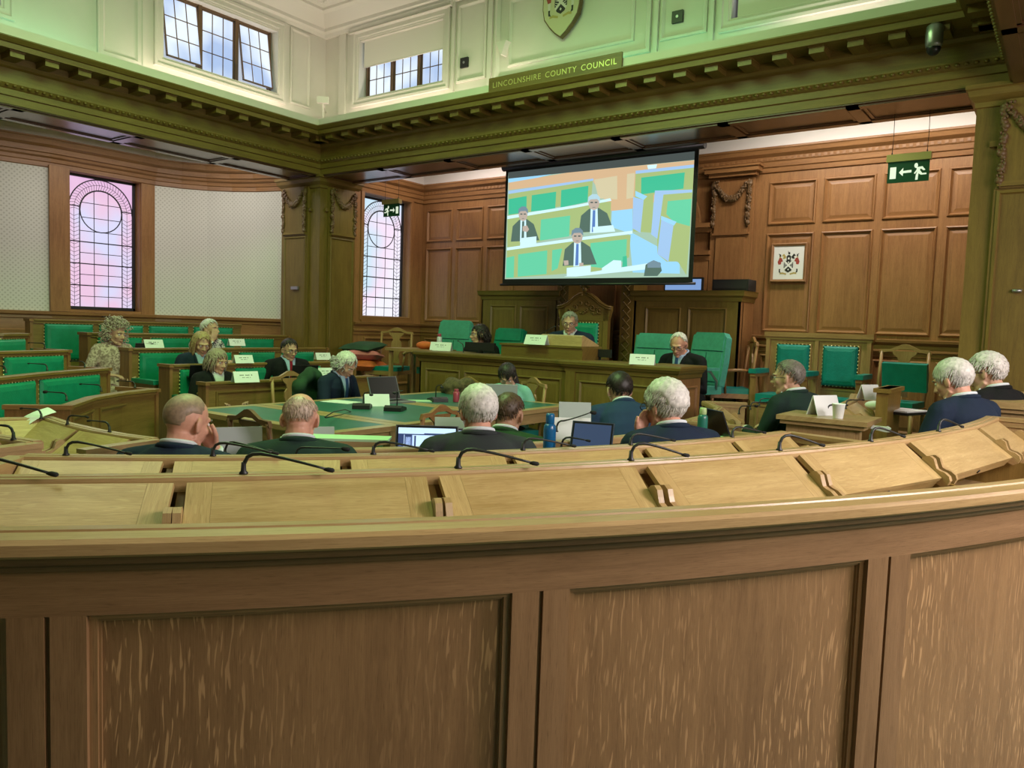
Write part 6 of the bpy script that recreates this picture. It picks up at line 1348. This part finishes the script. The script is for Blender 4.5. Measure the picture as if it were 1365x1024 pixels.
# --- dais things
def monitor(label, c, rz, w_=.40, h=.24):
    o = thing('monitor', label, 'monitor', c, rz); b = MB(); b.box(-w_/2, w_/2, -.015, .015, .04, .04+h); b.build('housing', 'black_plastic', o, bevel=.006); b = MB(); b.box(-.09, .09, -.06, .08, 0, .012); b.box(-.025, .025, .0, .02, .01, .09); b.build('stand', 'black_plastic', o); return o
p = onY(640, 470, 6.78); monitor('black monitor before the dark-haired person on the dais', (p.x, 6.78, 1.14), rad(4), .40, .09)
p = onY(797, 480, 6.85); monitor('black monitor at the right of the lectern', (p.x, 6.85, 1.14), rad(0), .30, .08)
p = onY(702, 452, 6.62); o = gooseneck('long black microphone rising from the lectern towards the presiding person', (p.x-.05, 6.66, 1.285), rad(10), L=.33, rise=.05, droop=.14)
p = onZ(610, 470, 1.15); gooseneck('black microphone left of the monitor on the dais', (p.x, p.y+.1, 1.145), rad(160), L=.12, rise=.10, droop=.03)
o = thing('side_table', 'small oak side table at the left end of the dais desk', 'table', (-6.45, 6.95, .42)); b = MB(); b.box(-.36, .36, -.25, .25, .70, .735); b.build('top', 'oak_chair', o)
for sx in (-1, 1):
    for sy in (-1, 1): b = MB(); b.box(sx*.30-.02, sx*.30+.02, sy*.2-.02, sy*.2+.02, 0, .70, g='z'); b.build('leg', 'oak_chair', o)
p = onZ(563, 462, 1.155); b = MB(); b.ball((-6.33, 6.9, 1.20), (.13, .08, .05), 14, 8); tag(b.build('snack_bag', 'cloth_orange'), 'orange and white packet on the small side table', 'packet')
bottle('clear plastic bottle with pink cap behind the orange packet', (-6.28, 7.1, 1.155), .032, .19, 'plastic_clear', 'plastic_pink')
b = MB(); b.box(-3.25, -2.85, 8.15, 8.4, 1.93, 2.05); b.box(-3.23, -2.87, 8.145, 8.15, 1.95, 2.03, 1); tag(b.build('amplifier', ['black_plastic', 'card_black'], bevel=.004), 'black equipment box on top of the right dais screen', 'equipment box')
emis('monitor_blue', (.18, .30, .55), .9); b = MB(); b.box(-3.85, -3.38, 8.2, 8.23, 1.93, 2.08, 0); b.box(-3.83, -3.40, 8.195, 8.2, 1.94, 2.06, 1); tag(b.build('small_screen', ['black_plastic', 'monitor_blue']), 'bluish lit screen just visible below the projection screen', 'screen')

# --- exit signs
plain('sign_green', (.004, .075, .035), .3); emis('sign_white', (.80, .90, .75), .55, base=(.6, .65, .55)); plain('brass', (.50, .42, .18), .35, .5)
def exit_sign(label, c, w_, h, flip, ztop):
    o = thing('exit_sign', label, 'exit sign', c); s = -1 if flip else 1
    b = MB(); b.box(-w_/2, w_/2, -.004, .004, -h/2, h/2); b.build('panel', 'sign_green', o)
    b = MB(); b.prism([(-.03, h/2), (.03, h/2), (.03, h/2+.05), (-.03, h/2+.06)], -w_/2-.01, w_/2+.01, 'x'); b.build('lamp_housing', 'brass', o)
    for x in (-w_*.42, w_*.42):
        b = MB(); b.tube([(x, 0, h/2+.05), (x, 0, h/2+.08)], .006, 6); b.tube([(x, 0, h/2+.06), (x+.004, 0, (ztop-c[2])*.6), (x, 0, ztop-c[2])], .0025, 5); b.build('suspension_wire', 'dark_metal', o)
    q = MB()
    def P(*pts):
        k = [(s*x*w_, -.0055, z*h) for x, z in pts]; a = sum(k[i][0]*k[(i+1) % len(k)][2]-k[(i+1) % len(k)][0]*k[i][2] for i in range(len(k))); q.poly(k if a > 0 else k[::-1])
    P((-.44, -.30), (-.29, -.30), (-.29, .26), (-.44, .26)); P((-.22, -.02), (-.12, .20), (-.12, .05), (.08, .07), (.08, -.05), (-.12, -.06), (-.12, -.20))
    P(*[(.185+.045*math.cos(a), .26+.12*math.sin(a)) for a in [k_*PI/5 for k_ in range(10)]]); P((.20, .18), (.34, .20), (.36, .14), (.41, .03), (.37, .0), (.30, .10), (.28, .03), (.34, -.12), (.44, -.12), (.44, -.19), (.31, -.20), (.25, -.12), (.24, -.42), (.18, -.42), (.19, -.2), (.22, -.02), (.17, -.14), (.14, -.10), (.20, .05))
    q.build('running_figure_and_arrow', 'sign_white', o)
    return o
c = (onY(1183, 225, 7.1)+onY(1240, 219, 7.1))/2; exit_sign('green emergency exit sign with left arrow hanging before the right wall', (c.x, 7.1, 2.84), .31, .17, False, 3.34)
c = (onY(511, 280, 7.3)+onY(533, 280, 7.3))/2; exit_sign('green exit sign with right arrow hanging by the narrow leaded window', (c.x, 7.3, 2.93), .29, .16, True, 3.34)
# --- coats of arms
plain('cream_paint', (.55, .52, .33), .5); plain('arms_red', (.33, .05, .04), .5); plain('arms_gold', (.42, .34, .10), .5); plain('paper_arms', (.74, .77, .74), .5)
def arms(mb, s, y):
    """shield with saltire, two red-coated supporters and mantling; unit box +-1, materials 0 black 1 red 2 gold 3 pale"""
    def P(m, *pts, o=0.0):
        k = [(x*s, y-o, z*s) for x, z in pts]; a = sum(k[i][0]*k[(i+1) % len(k)][2]-k[(i+1) % len(k)][0]*k[i][2] for i in range(len(k))); mb.poly(k if a > 0 else k[::-1], None, m)
    P(0, (-.28, .12), (.28, .12), (.28, -.3), (.18, -.5), (0, -.6), (-.18, -.5), (-.28, -.3)); P(3, (-.28, .12), (-.20, .12), (.28, -.36), (.22, -.44), (-.28, .04), o=.0006); P(3, (.28, .12), (.20, .12), (-.28, -.36), (-.22, -.44), (.28, .04), o=.0008)
    for (x, z) in ((0, .02), (0, -.42)): P(3, (x-.05, z), (x, z+.06), (x+.05, z), (x, z-.06), o=.001)
    for k in (-1, 1):
        for j in range(3): P(3, (k*.25, -.05-j*.09), (k*.12, -.10-j*.09), (k*.12, -.125-j*.09), (k*.25, -.08-j*.09), o=.0012)
        P(1, (k*.42, .28), (k*.56, .30), (k*.66, .05), (k*.60, -.12), (k*.46, -.10), (k*.44, .05), (k*.34, .08), (k*.36, .14)); P(3, (k*.47, -.10), (k*.60, -.12), (k*.58, -.38), (k*.48, -.38), o=.0003); P(0, (k*.48, -.36), (k*.57, -.36), (k*.56, -.58), (k*.44, -.62), (k*.49, -.5)); P(0, (k*.46, .38), (k*.58, .38), (k*.54, .44), (k*.62, .56), (k*.48, .5)); P(2, (k*.49, .29), (k*.55, .29), (k*.55, .38), (k*.49, .38))
        P(2, (k*.1, -.66), (k*.35, -.58), (k*.5, -.62), (k*.5, -.70), (k*.34, -.68), (k*.12, -.74)); P(0 if k > 0 else 2, (k*.15, .35), (k*.3, .55), (k*.42, .42), (k*.3, .38), (k*.36, .22), (k*.2, .25))
    P(0, (-.12, .12), (.12, .12), (.14, .38), (.05, .46), (-.06, .46), (-.14, .36)); P(0, (-.03, .5), (.08, .5), (.06, .66), (.0, .62), (-.06, .74), (-.05, .6)); P(3, (-.06, .2), (.06, .2), (.04, .32), (-.04, .32), o=.0006)
cp = onY(752, 10, YU-.02); Ssh = (onY(777, 10, YU-.02).x-onY(727, 15, YU-.02).x)/2
o = thing('heraldic_shield', 'cream shield plaque with painted coat of arms high on the white wall', 'plaque', (cp.x, YU-.055, 4.80))
out = [(-Ssh, .45), (Ssh, .45), (Ssh, -.02), (Ssh*.9, -.13), (Ssh*.6, -.22), (Ssh*.3, -.29), (0, -.34), (-Ssh*.3, -.29), (-Ssh*.6, -.22), (-Ssh*.9, -.13), (-Ssh, -.02)]
b = MB(); b.prism(out, -.02, .03, 'y'); b.build('edge', 'oak_carved', o); b = MB(); b.prism([(x*.94, z*.95) for x, z in out], -.028, -.02, 'y'); b.build('face', 'cream_paint', o); b = MB(T(0, 0, .06)); arms(b, .27, -.030); b.build('coat_of_arms', ['card_black', 'arms_red', 'arms_gold', 'plaster_white'], o)
a0, a1 = onY(1029, 325, YW-.03), onY(1074, 376, YW-.03); cx, cz, hw, hh = (a0.x+a1.x)/2, (a0.z+a1.z)/2, (a1.x-a0.x)/2, (a0.z-a1.z)/2
o = thing('framed_picture', 'framed coat of arms on the panelled wall above the wall bench', 'picture', (cx, YW-.03, cz)); b = MB(); frame(b, -hw, hw, -hh, hh, [(0, -.02), (0, .015), (.01, .02), (.03, .01), (.032, 0)]); b.build('frame', 'oak_wall', o); b = MB(); b.box(-hw+.03, hw-.03, -.002, .0, -hh+.03, hh-.03); b.build('print', 'paper_arms', o); b = MB(T(0, 0, 0)); arms(b, hw*.92, -.004); b.build('coat_of_arms', ['card_black', 'arms_red', 'arms_gold', 'paper_arms'], o)
# --- county council board
YSG = YB-.225; s0, s1 = onY(653, 115, YSG), onY(830, 85, YSG); o = thing('name_board', 'long oak board lettered LINCOLNSHIRE COUNTY COUNCIL above the cornice', 'sign', ((s0.x+s1.x)/2, YSG, 3.925)); W_ = s1.x-s0.x
b = MB(); b.box(-W_/2, W_/2, -.02, .0, -.075, .085); b.build('board', 'oak_beam', o, bevel=.004)
LT.parent = o; LT.location = (0, -.0215, .005); k_ = W_*.93/LT.dimensions.x; LT.scale = (k_, k_, k_)
# --- fittings
b = MB(); c = onY(1246, 50, YB-.25); b.M = T(c.x, YB-.27, 3.60); b.lathe([(.03, .14), (.055, .12), (.06, .06), (.058, .0), (.05, -.03)], seg=18); b.ball((0, 0, -.03), (.05, .05, .055), 14, 10, 1); tag(b.build('dome_camera', ['grey_metal', 'screen_black']), 'small dome camera under the cornice at upper right', 'camera')
for (x, y, lb) in ((620, 84, 'small black socket on the white wall left of the shield panel'), (904, 23, 'small black socket on the white wall right of the shield panel')):
    c = onY(x, y, YU); b = MB(); b.box(c.x-.055, c.x+.055, YU-.025, YU, c.z-.055, c.z+.055); b.tube([(c.x, YU-.03, c.z), (c.x, YU-.024, c.z)], .015, 10, 1); tag(b.build('wall_socket', ['black_plastic', 'grey_metal'], bevel=.003), lb, 'socket')
c = onY(675, 66, YU); b = MB(MN(YU, c.x)); b.prism([(-.07, c.z+.06), (.07, c.z+.06), (.05, c.z+.02), (.01, c.z-.08), (-.01, c.z-.08), (-.05, c.z+.02)], -.10, 0, 'y'); tag(b.build('wall_bracket', 'plaster_trim', bevel=.005), 'small white bracket low on the shield panel', 'bracket')
c = onX(433, 133, XU+.3); b = MB(T(XB+.15, YB-.1, 4.22, rad(45))); b.box(-.07, .07, -.04, .02, -.04, .04); b.tube([(0, 0, -.04), (0, .02, -.12), (0, .02, -.24)], .01, 6); b.tube([(0, 0, -.04), (0, .42, -.04)], .01, 6); tag(b.build('sensor', 'plaster_trim', bevel=.005), 'white sensor box on the ledge in the corner of the hall', 'sensor')
c = onY(394, 384, YB-.02); b = MB(); b.box(c.x-.07, c.x+.07, YB-.045, YB-.02, c.z-.02, c.z+.02); tag(b.build('label_plate', 'grey_metal', bevel=.002), 'small metal plate on the left face of the pillar', 'plate')
c = onY(1356, 388, YB); b = MB(); b.tube([(c.x-.03, YB-.03, c.z), (c.x+.03, YB-.03, c.z)], .012, 8); b.box(c.x-.012, c.x+.012, YB-.03, YB+.02, c.z-.012, c.z+.012); tag(b.build('wall_hook', 'grey_metal'), 'small metal fitting on the right pillar', 'fitting')
